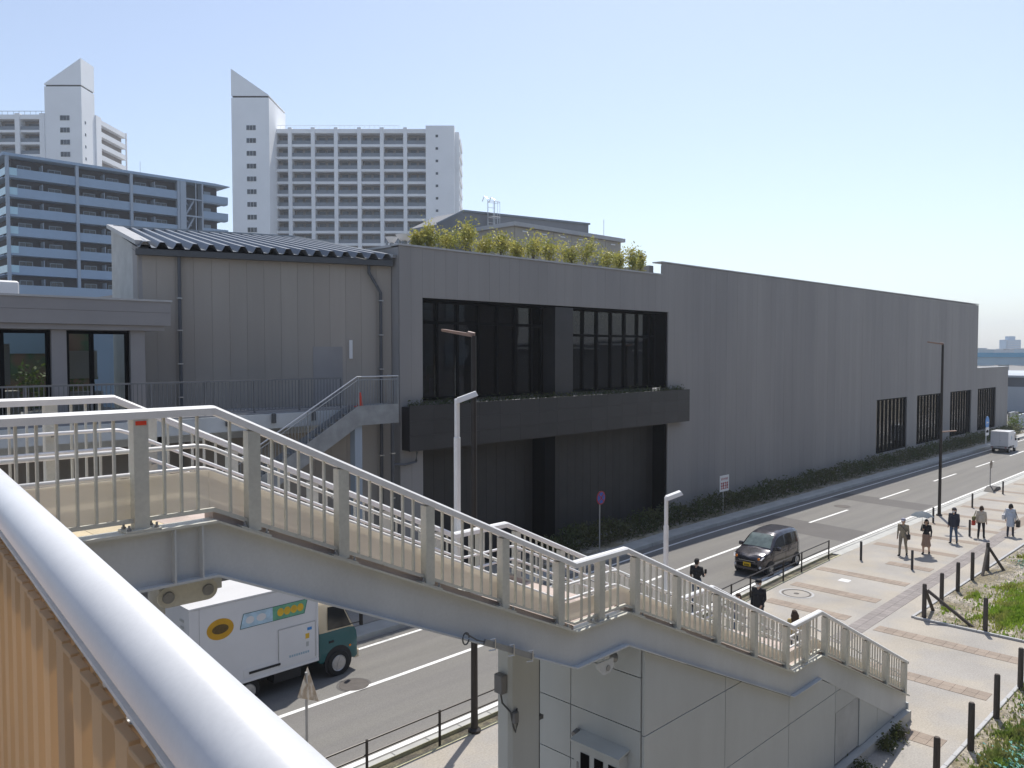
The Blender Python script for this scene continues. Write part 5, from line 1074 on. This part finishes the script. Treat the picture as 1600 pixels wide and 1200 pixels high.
m.box(-.02, -.016, .36, .44, 1.7, 1.78); part('rear_lettering', m, 'concrete_pale', K, local=True)
part('chassis', MB().box(.1, 4.4, .35, 1.4, .42, .64).box(2.3, 3.1, .05, .45, .35, .62), 'chassis', K, local=True)
# cab: loft from rear (x=3.72) to nose (x=5.0)
cst = []
for x, zt, wv, zb in ((3.72, 2.13, .80, .50), (3.80, 2.17, .82, .46), (4.2, 2.19, .82, .44), (4.48, 2.12, .82, .44), (4.68, 1.75, .82, .42), (4.86, 1.32, .815, .38), (4.95, 1.18, .80, .36), (5.0, .95, .77, .34), (5.01, .55, .74, .32)):
    cab = min(max((zt - 1.3) / .7, 0), 1); belt = min(1.33, zt - .03); wr = wv - .10 * cab
    cst.append((x, [(0, zb), (wv * .95, zb), (wv, zb + .08), (wv, (belt + zb) / 2), (wv - .005, belt), (wr, max(belt + .01, zt - .07)), (wr - .06, zt), (0, zt + .015)]))
def shift(mb, dy):
    mb.v = [(a, b + dy, c) for a, b, c in mb.v]; return mb
cabm = shift(loft(cst), .89); mats = []
for fc in cabm.f: zc_ = sum(cabm.v[i][2] for i in fc) / len(fc); mats.append(1 if zc_ > 1.36 else 0)
cabm.m = mats; part('cab', cabm, ['truck_green', 'truck_cream'], K, 40, local=True)
for s, nm in ((-1, 'side_window'), (1, 'side_window')):
    yb = .89 + s * .817; yt = .89 + s * .742
    part(nm, MB().add([(3.98, yb + s * .008, 1.38), (4.76, yb + s * .008, 1.36), (4.50, yt + s * .012, 1.98), (4.02, yt + s * .012, 2.02)], [(0, 1, 2, 3)]), 'side_tint', K, local=True)
    part('mirror', MB().bbox(4.95, 5.03, .89 + s * 1.0 - .06, .89 + s * 1.0 + .06, 1.35, 1.72, .02), 'chassis', K, local=True); part('mirror_arm', MB().tube([(4.72, .89 + s * .82, 1.4), (4.98, .89 + s * .98, 1.45)], .015, 6), 'chassis', K, local=True)
    part('door_handle', MB().box(4.02, 4.18, .89 + s * .825 - .01, .89 + s * .825 + .01, 1.0, 1.06), 'chassis', K, local=True)
    part('headlight', MB().bbox(4.93, 5.03, .89 + s * .6 - .14, .89 + s * .6 + .14, .66, .82, .02), 'lamp_clear', K, local=True); part('indicator', MB().lathe((4.72, .89 + s * .825, .78), [(.035, -.01), (.03, .012 * 1)], 10, 'y'), 'lamp_amber', K, local=True)
    part('wheel_arch', MB().lathe((4.32, .89 + s * .80, .42), [(.45, -.03), (.45, .028)], 26, 'y'), 'chassis', K, local=True)
    wheel(K, 4.32, .89 + s * .76, .37, .2, s); wheel(K, 1.55, .89 + s * .72, .35, .24, s)
    part('mudguard', MB().box(1.05, 1.09, .89 + s * .72 - .15, .89 + s * .72 + .15, .25, .64), 'chassis', K, local=True)
part('windscreen', MB().add([(4.50, .14, 2.07), (4.50, 1.64, 2.07), (4.86, 1.62, 1.38), (4.86, .16, 1.38)], [(0, 1, 2, 3)]), 'side_tint', K, local=True)
part('bumper', MB().bbox(4.9, 5.08, .12, 1.66, .34, .58, .03), 'truck_cream', K, local=True)

# white mini box truck, seen from behind (local: tail at x=0, nose +x)
Q = root('mini_truck', 'small white box truck driving away past the slatted windows', 'truck', (83.8, 20.05, RZ))
part('cargo_box', MB().bbox(0, 2.0, 0, 1.45, .62, 1.92, .02), 'truck_white', Q, local=True); part('roof_cap', MB().box(-.02, 2.02, -.02, 1.47, 1.922, 1.95), 'truck_white', Q, local=True)
part('door_seam', MB().box(-.012, 0, .72, .735, .64, 1.9).box(-.014, 0, .6, .72, 1.1, 1.14), 'truck_trim', Q, local=True); part('rear_bumper', MB().box(-.05, .05, .02, 1.43, .42, .58), 'truck_trim', Q, local=True)
for y in (.12, 1.22): part('tail_light', MB().box(-.06, -.05, y, y + .14, .46, .54), 'sign_red', Q, local=True)
cst = []
for x, zt, wv in ((2.06, 1.72, .70), (2.2, 1.76, .71), (2.75, 1.74, .71), (3.05, 1.25, .71), (3.28, 1.0, .70), (3.36, .7, .68)):
    cst.append((x, [(0, .35), (wv, .35), (wv, .9 if zt > 1. else zt - .05), (wv - .06, zt - .05), (wv - .12, zt), (0, zt + .01)]))
part('cab', shift(loft(cst), .725), 'truck_white', Q, 40, local=True)
for s in (-1, 1): part('side_window', MB().add([(2.25, .725 + s * .715, 1.0), (2.95, .725 + s * .715, 1.0), (2.72, .725 + s * .672, 1.62), (2.28, .725 + s * .672, 1.62)], [(0, 1, 2, 3)]), 'side_tint', Q, local=True); part('mirror', MB().bbox(2.95, 3.05, .725 + s * .85 - .06, .725 + s * .85 + .06, 1.0, 1.2, .02), 'chassis', Q, local=True); wheel(Q, .55, .725 + s * .6, .27, .16, s); wheel(Q, 2.6, .725 + s * .6, .27, .16, s)
part('side_arrow', MB().prism([(.8, -.006, 1.1), (1.3, -.006, 1.35), (.8, -.006, 1.6), (.95, -.006, 1.35)], (0, .004, 0)), 'bluegrey', Q, local=True); part('chassis', MB().box(.1, 3.2, .3, 1.15, .28, .5), 'chassis', Q, local=True)

# ------------------------------------------------------------------ people
def caps_mesh(name, caps, voxel):
    m = MB()
    for p0, r0, p1, r1, tg in caps:
        p0 = np.array(p0, float); p1 = np.array(p1, float); d = p1 - p0; L = np.linalg.norm(d) + 1e-6; t = d / L
        pts = []; rs = []
        for a in (-90, -60, -30, 0): pts.append(p0 + t * r0 * math.sin(math.radians(a))); rs.append(max(r0 * math.cos(math.radians(a)), .0008))
        for a in (0, 30, 60, 90): pts.append(p1 + t * r1 * math.sin(math.radians(a))); rs.append(max(r1 * math.cos(math.radians(a)), .0008))
        ref = np.array([0, 0, 1.]) if abs(t[2]) < .9 else np.array([1., 0, 0]); A = np.cross(t, ref); A /= np.linalg.norm(A); Bv = np.cross(A, t); n = 12; v = []
        for p, r in zip(pts, rs): v += [p + r * (A * math.cos(2 * math.pi * k / n) + Bv * math.sin(2 * math.pi * k / n)) for k in range(n)]
        f = [(i * n + k, i * n + (k + 1) % n, (i + 1) * n + (k + 1) % n, (i + 1) * n + k) for i in range(7) for k in range(n)] + [tuple(range(n - 1, -1, -1)), tuple(7 * n + k for k in range(n))]
        m.add(v, f)
    me = m.mesh(name, 'skin'); o = bpy.data.objects.new('tmp', me); COL.objects.link(o)
    md = o.modifiers.new('r', 'REMESH'); md.mode = 'VOXEL'; md.voxel_size = voxel; md.use_smooth_shade = True; s_ = o.modifiers.new('s', 'SMOOTH'); s_.iterations = 3; s_.factor = .5
    dg = bpy.context.evaluated_depsgraph_get(); out = bpy.data.meshes.new_from_object(o.evaluated_get(dg)); out.name = name
    bpy.data.objects.remove(o); return out
def paint(me, caps, mats):
    me.materials.clear(); names = list(dict.fromkeys(c[4] for c in caps))
    for n in names: me.materials.append(MT[mats[n]])
    nf = len(me.polygons); ce = np.empty(nf * 3); me.polygons.foreach_get('center', ce); ce = ce.reshape(-1, 3); best = np.full(nf, 1e9); idx = np.zeros(nf, int)
    for p0, r0, p1, r1, tg in caps:
        p0 = np.array(p0, float); d = np.array(p1, float) - p0; t = np.clip(((ce - p0) @ d) / (d @ d + 1e-9), 0, 1); dist = np.linalg.norm(ce - (p0 + t[:, None] * d), axis=1) - (r0 + (r1 - r0) * t)
        k = dist < best; best[k] = dist[k]; idx[k] = names.index(tg)
    me.polygons.foreach_set('material_index', idx.astype(np.int32)); me.polygons.foreach_set('use_smooth', [True] * nf); me.update()
def person(lab, loc, heading, h, mats, stride=.0, rarm=((-.02, -.225, 1.12), (.05, -.225, .87)), larm=((-.02, .225, 1.12), (.05, .225, .87)), skirt=None, coat=None, hair='short', sleeves=True, cap=None, female=False, mask=False, hood=False, look=(0, 0)):
    s = h / 1.70; t = root('person', lab, 'person', loc, heading); C = []
    sw = .165 if female else .185
    def c(p0, r0, p1, r1, tg): C.append((tuple(np.array(p0) * s), r0 * s, tuple(np.array(p1) * s), r1 * s, tg))
    # legs
    for sd, st in ((-1, stride), (1, -stride)):
        hip = (0, sd * .09, .90); kn_ = (.02 + st * .55, sd * .095, .50); an = (st * 1.0 - (.06 if st < 0 else 0), sd * .10, .085 + (.03 if st < 0 else 0))
        lt = 'bottom' if not (skirt and skirt < .2) else 'skin'
        c(hip, .092, kn_, .062, 'bottom'); c(kn_, .060, (kn_[0] * .4 + an[0] * .6, an[1], .30), .056, 'skin' if skirt else 'bottom'); c((kn_[0] * .4 + an[0] * .6, an[1], .30), .055 if not skirt else .045, an, .042 if skirt else .052, 'skin' if skirt else 'bottom')
        c((an[0] - .03, an[1], .045), .042, (an[0] + .13, an[1] + sd * .02, .035), .034, 'shoe'); c((an[0] - .01, an[1], .045), .042, (an[0], an[1], .09), .045, 'shoe')
    if skirt:      # hem height
        for k in range(10):
            a = 2 * math.pi * k / 10; c((.07 * math.cos(a), .08 * math.sin(a), .95), .06, (.15 * math.cos(a), .16 * math.sin(a), skirt + .06), .06, 'bottom')
    # trunk
    c((0, -.07, .93), .105, (0, .07, .93), .105, 'bottom'); c((0, -.06, .98), .10, (0, .06, .98), .10, 'top')
    c((0, 0, 1.0), .125, (.01, 0, 1.18), .125, 'top'); c((.005, -.085, 1.17), .095, (.005, .085, 1.17), .095, 'top'); c((0, -.10, 1.30), .095, (0, .10, 1.30), .095, 'top'); c((-.01, -sw, 1.385), .062, (-.01, sw, 1.385), .062, 'top')
    c((-.01, 0, 1.40), .065, (.0, 0, 1.50), .050, 'skin')
    if coat:
        for k in range(10): a = 2 * math.pi * k / 10; c((.06 * math.cos(a), .09 * math.sin(a), 1.1), .08, (.10 * math.cos(a), .13 * math.sin(a), coat + .06), .065, 'top')
    # head with face
    hx = .02
    c((hx - .012, 0, 1.60), .088, (hx + .004, 0, 1.575), .082, 'skin'); c((hx + .02, 0, 1.545), .062, (hx + .035, 0, 1.515), .045, 'mask' if mask else 'skin'); c((hx + .088, 0, 1.575), .010, (hx + .100, 0, 1.555), .013, 'mask' if mask else 'skin')
    if mask: c((hx + .055, -.03, 1.535), .036, (hx + .055, .03, 1.535), .036, 'mask')
    for sd in (-1, 1): c((hx - .01, sd * .086, 1.585), .016, (hx - .008, sd * .088, 1.555), .012, 'skin')
    # arms and five-fingered hands
    for sd, (el, wr) in ((-1, rarm), (1, larm)):
        sh = (-.01, sd * sw, 1.385); c(sh, .058, el, .043, 'top'); c(el, .042, wr, .030, 'top' if sleeves else 'skin')
        d = np.array(wr) - np.array(el); d /= np.linalg.norm(d); side = np.cross(d, (0, sd, 0)); side = side / (np.linalg.norm(side) + 1e-6) if np.linalg.norm(side) > .1 else np.array([1., 0, 0])
        pal = np.array(wr) + d * .085; c(tuple(wr), .027, tuple(pal), .034, 'skin')
        inw = np.cross(side, d)
        for q, ln in ((-.027, .055), (-.009, .07), (.009, .075), (.027, .065)):
            b0 = pal + side * q; b1 = b0 + d * ln * .6; b2 = b1 + d * ln * .4 - inw * sd * .018; c(tuple(b0), .0095, tuple(b1), .009, 'skin'); c(tuple(b1), .009, tuple(b2), .0075, 'skin')
        th0 = np.array(wr) + d * .03 + side * .026; th1 = th0 + side * .030 + d * .035; th2 = th1 + d * .03; c(tuple(th0), .012, tuple(th1), .010, 'skin'); c(tuple(th1), .010, tuple(th2), .008, 'skin')
    me = caps_mesh('body', C, .0115 * s); paint(me, C, dict(skin='skin', mask='mask', shoe=mats.get('shoe', 'shoe'), top=mats['top'], bottom=mats['bottom']))
    ob = bpy.data.objects.new('body', me); reg(ob, t, Matrix.Identity(4))
    # hair
    Hh = []
    def hcap(p0, r0, p1, r1): Hh.append((tuple(np.array(p0) * s), r0 * s, tuple(np.array(p1) * s), r1 * s, 'h'))
    hcap((hx - .035, 0, 1.625), .088, (hx - .005, 0, 1.635), .083); hcap((hx - .045, 0, 1.60), .085, (hx - .05, 0, 1.55), .07)
    if hair in ('bob', 'long'):
        for sd in (-1, 1): hcap((hx - .03, sd * .06, 1.60), .045, (hx - .02, sd * .085, 1.50), .035)
        hcap((hx - .06, -.04, 1.56), .06, (hx - .06, .04, 1.50), .06)
    if hair == 'long':
        for yv in (-.07, -.025, .025, .07): hcap((hx - .065, yv, 1.55), .055, (hx - .10, yv * 1.15, 1.22), .035)
    if hair == 'bun': hcap((hx - .10, 0, 1.66), .045, (hx - .11, 0, 1.665), .04)
    hm = caps_mesh('hair', Hh, .012 * s); paint(hm, Hh, dict(h=mats.get('hair', 'hair_black'))); ob = bpy.data.objects.new('hair', hm); reg(ob, t, Matrix.Identity(4))
    ey = MB()
    for sd in (-1, 1): ey.lathe(tuple(np.array((hx + .078, sd * .033, 1.592)) * s), [(.011 * s, 0), (.008 * s, .006 * s), (.001, .008 * s)], 8, 'x')
    part('eyes', ey, 'eye', t, local=True)
    if cap:
        cm = MB(); cm.lathe(tuple(np.array((hx - .01, 0, 1.60)) * s), [(.105 * s, .03 * s), (.106 * s, .07 * s), (.085 * s, .115 * s), (.03 * s, .132 * s), (.002, .133 * s)], 16)
        cm.add([tuple(np.array(p) * s) for p in ((.08, -.075, 1.632), (.08, .075, 1.632), (.19, .055, 1.615), (.19, -.055, 1.615), (.08, -.075, 1.642), (.08, .075, 1.642), (.19, .055, 1.623), (.19, -.055, 1.623))], [(3, 2, 1, 0), (4, 5, 6, 7), (0, 1, 5, 4), (1, 2, 6, 5), (2, 3, 7, 6), (3, 0, 4, 7)])
        part('cap', cm, cap, t, 50, local=True)
    if hood:
        Hc = [(tuple(np.array((-.03, 0, 1.62)) * s), .115 * s, tuple(np.array((-.05, 0, 1.52)) * s), .10 * s, 'h'), (tuple(np.array((-.05, 0, 1.52)) * s), .10 * s, tuple(np.array((-.04, 0, 1.42)) * s), .09 * s, 'h')]
        hm = caps_mesh('hood', Hc, .013); paint(hm, Hc, dict(h=mats['top'])); ob = bpy.data.objects.new('hood', hm); reg(ob, t, Matrix.Identity(4))
    return t
PI = math.pi
person('man in black T-shirt and dark jeans looking at a phone by the road', (25.55, 15.95, RZ), PI * .02, 1.76, dict(top='black_cloth', bottom='jeans', hair='hair_black'), .05, rarm=((.02, -.25, 1.12), (.27, -.16, 1.10)), sleeves=False)
p = (25.55 + .33, 15.95 - .16 + .02, RZ + 1.18); solo('phone', 'dark phone held by the man in black T-shirt', 'phone', MB().bbox(p[0], p[0] + .075, p[1] - .035, p[1] + .035, p[2] - .01, p[2] + .14, .008), 'phone', p)
person('man in long black top, cap and white mask facing the stair foot', (24.4, 12.9, 0), PI * 1.02, 1.72, dict(top='black_cloth', bottom='navy_cloth', hair='hair_black'), .06, cap='black_cloth', mask=True, coat=.80, larm=((.05, .25, 1.12), (.2, .2, .95)))
person('brown haired woman in grey top wearing a white mask by the guard rail', (23.0, 12.85, 0), PI * 1.0, 1.58, dict(top='grey_cloth', bottom='jeans', hair='hair_brown'), .05, hair='bob', mask=True, female=True)
person('long brown haired woman in mustard top seen from behind near stair foot', (22.6, 10.8, 0), PI * .25, 1.60, dict(top='mustard', bottom='navy_cloth', hair='hair_brown'), .04, hair='long', female=True)
person('older man in khaki shirt and trousers with grey cap and shoulder bag', (38.2, 13.2, 0), PI * 1.02, 1.66, dict(top='khaki', bottom='khaki_trouser', hair='hair_black'), .17, cap='cap')
person('woman in black top and long beige skirt walking under an umbrella', (39.2, 12.55, 0), PI * 1.02, 1.58, dict(top='black_cloth', bottom='skirt_beige', hair='hair_black'), .10, skirt=.36, hair='bob', female=True, rarm=((.06, -.22, 1.14), (.22, -.10, 1.22)))
person('person in dark hooded jacket, mask and blue jeans walking on the plaza', (42.4, 12.35, 0), PI * 1.0, 1.68, dict(top='navy_cloth', bottom='jeans', hair='hair_black'), .10, hood=True, mask=True, coat=.78)
person('woman in cream cardigan and dark trousers walking away with bags', (44.4, 11.7, 0), PI * .02, 1.60, dict(top='cardigan', bottom='black_cloth', hair='hair_brown'), .12, hair='bob', female=True, coat=.84)
person('woman in long pale blue coat walking away with dark tote', (45.9, 10.8, 0), PI * .03, 1.62, dict(top='pale_blue', bottom='navy_cloth', hair='hair_black'), .12, hair='bob', female=True, coat=.50)
# umbrella
ux, uy = 39.2 - .22, 12.55 + .10; U = root('umbrella', 'dark blue-grey open umbrella held by woman in beige skirt', 'umbrella', (ux, uy, 1.2))
top = np.array([ux - .05, uy, 1.98]); rim_ = [top + np.array([.50 * math.cos(a), .50 * math.sin(a), -.24]) for a in [2 * PI * k / 8 for k in range(8)]]
for k in range(8):
    a, b = rim_[k], rim_[(k + 1) % 8]; am = top + (a - top) * .55 + np.array([0, 0, .055]); bmid = top + (b - top) * .55 + np.array([0, 0, .055]); mm = (a + b) / 2 * .96 + top * .04 + np.array([0, 0, .03])
    part('canopy_panel', MB().add([top, am, bmid, a, mm, b], [(0, 1, 2), (1, 3, 4), (1, 4, 2), (2, 4, 5)]), 'umbrella', U, True); part('rib', MB().tube([top - np.array([0, 0, .01]), am - np.array([0, 0, .01]), a], .005, 5), 'clamp', U)
part('shaft', MB().tube([top + np.array([0, 0, .06]), (ux, uy, 1.12)], .008, 6), 'clamp', U); part('handle', MB().tube([(ux, uy, 1.16), (ux, uy, 1.05), (ux + .03, uy, 1.02)], .014, 6), 'bag_dark', U)
def bag(lab, c, sx, sy, sz_, mat, strap=None):
    t = root('bag', lab, 'bag', (c[0], c[1], c[2])); part('pouch', MB().bbox(c[0] - sx / 2, c[0] + sx / 2, c[1] - sy / 2, c[1] + sy / 2, c[2], c[2] + sz_, min(sx, sy) * .25), mat, t, 40)
    if strap: part('strap', MB().tube(strap, .012, 6), mat, t)
bag('dark shoulder bag of the man in khaki', (38.1, 13.2 - .27, .78), .16, .12, .24, 'bag_dark', [(38.1, 12.93, 1.0), (38.04, 13.08, 1.2), (38.06, 13.3, 1.40), (38.28, 13.26, 1.36), (38.3, 13.05, 1.15), (38.16, 12.93, 1.0)])
bag('red bag carried by the woman in cream cardigan', (44.35, 11.7 + .33, .62), .28, .14, .24, 'bag_red', [(44.25, 12.03, .86), (44.35, 12.0, .98), (44.45, 12.03, .86)])
bag('olive bag above the red bag of the woman in cream cardigan', (44.3, 11.7 + .31, .87), .26, .12, .2, 'bag_olive', [(44.2, 12.0, 1.05), (44.32, 11.92, 1.36), (44.4, 12.0, 1.05)])
bag('dark tote carried by woman in pale blue coat', (45.9, 10.8 - .33, .52), .3, .14, .34, 'bag_dark', [(45.8, 10.48, .85), (45.88, 10.62, 1.38), (46.0, 10.48, .85)])
bag('white bag on the arm of woman in pale blue coat', (45.85, 10.8 + .30, .82), .22, .12, .26, 'white_cloth', [(45.78, 11.1, 1.05), (45.86, 11.02, 1.36), (45.94, 11.1, 1.05)])

# ------------------------------------------------------------------ unseen buildings added behind the viewer: cut sky fill, darken window reflections
SB = root('sky_blocker', 'unseen dark brown building added behind the footbridge, blocking sky light and mirrored in big windows', 'building', (-30, -14, 0))
part('wall', MB().box(-45, 67, -34, -14, 0, 17), 'mid_wall', SB); part('roof', MB().box(-45.5, 67.5, -34.5, -13.5, 17, 17.5), 'gutter', SB)
for k in range(17):
    for z in (2., 7.5, 12.5): piece('window', 'tower_window', SB, -10 + k * 6., -6 + k * 6., -.0 + .02, .12, z, z + 2.6)
for i, (x, y, hh) in enumerate(((100, -50, 9.5), (128, -62, 10.5), (160, -70, 9.), (200, -95, 12.))):  # added blocks out of view, dark for the lower window reflections
    t = root('reflection_block', ('low dark office block', 'wide dark office block', 'squat grey office block', 'tall grey office block')[i] + ' added out of view to darken reflections in the big windows', 'building', (x, y, 0)); part('wall', MB().box(x, x + 26, y - 15, y, 0, hh), 'far_dark', t); part('roof', MB().box(x - .3, x + 26.3, y - 15.3, y + .3, hh, hh + .4), 'far_pale', t)
# ------------------------------------------------------------------ light haze in the air
hz_ = MB().box(-2600, 2600, -2600, 2600, -1.2, 90); ho = solo('haze', None, None, hz_, 'ground', kind='stuff'); hm_ = bpy.data.materials.new('haze'); hm_.use_nodes = True; n = hm_.node_tree.nodes
n.remove(n['Principled BSDF']); pv = n.new('ShaderNodeVolumePrincipled'); pv.inputs['Density'].default_value = .00042; pv.inputs['Color'].default_value = (.86, .92, 1, 1); pv.inputs['Anisotropy'].default_value = .35
hm_.node_tree.links.new(pv.outputs[0], n['Material Output'].inputs['Volume']); ho.data.materials.clear(); ho.data.materials.append(hm_)
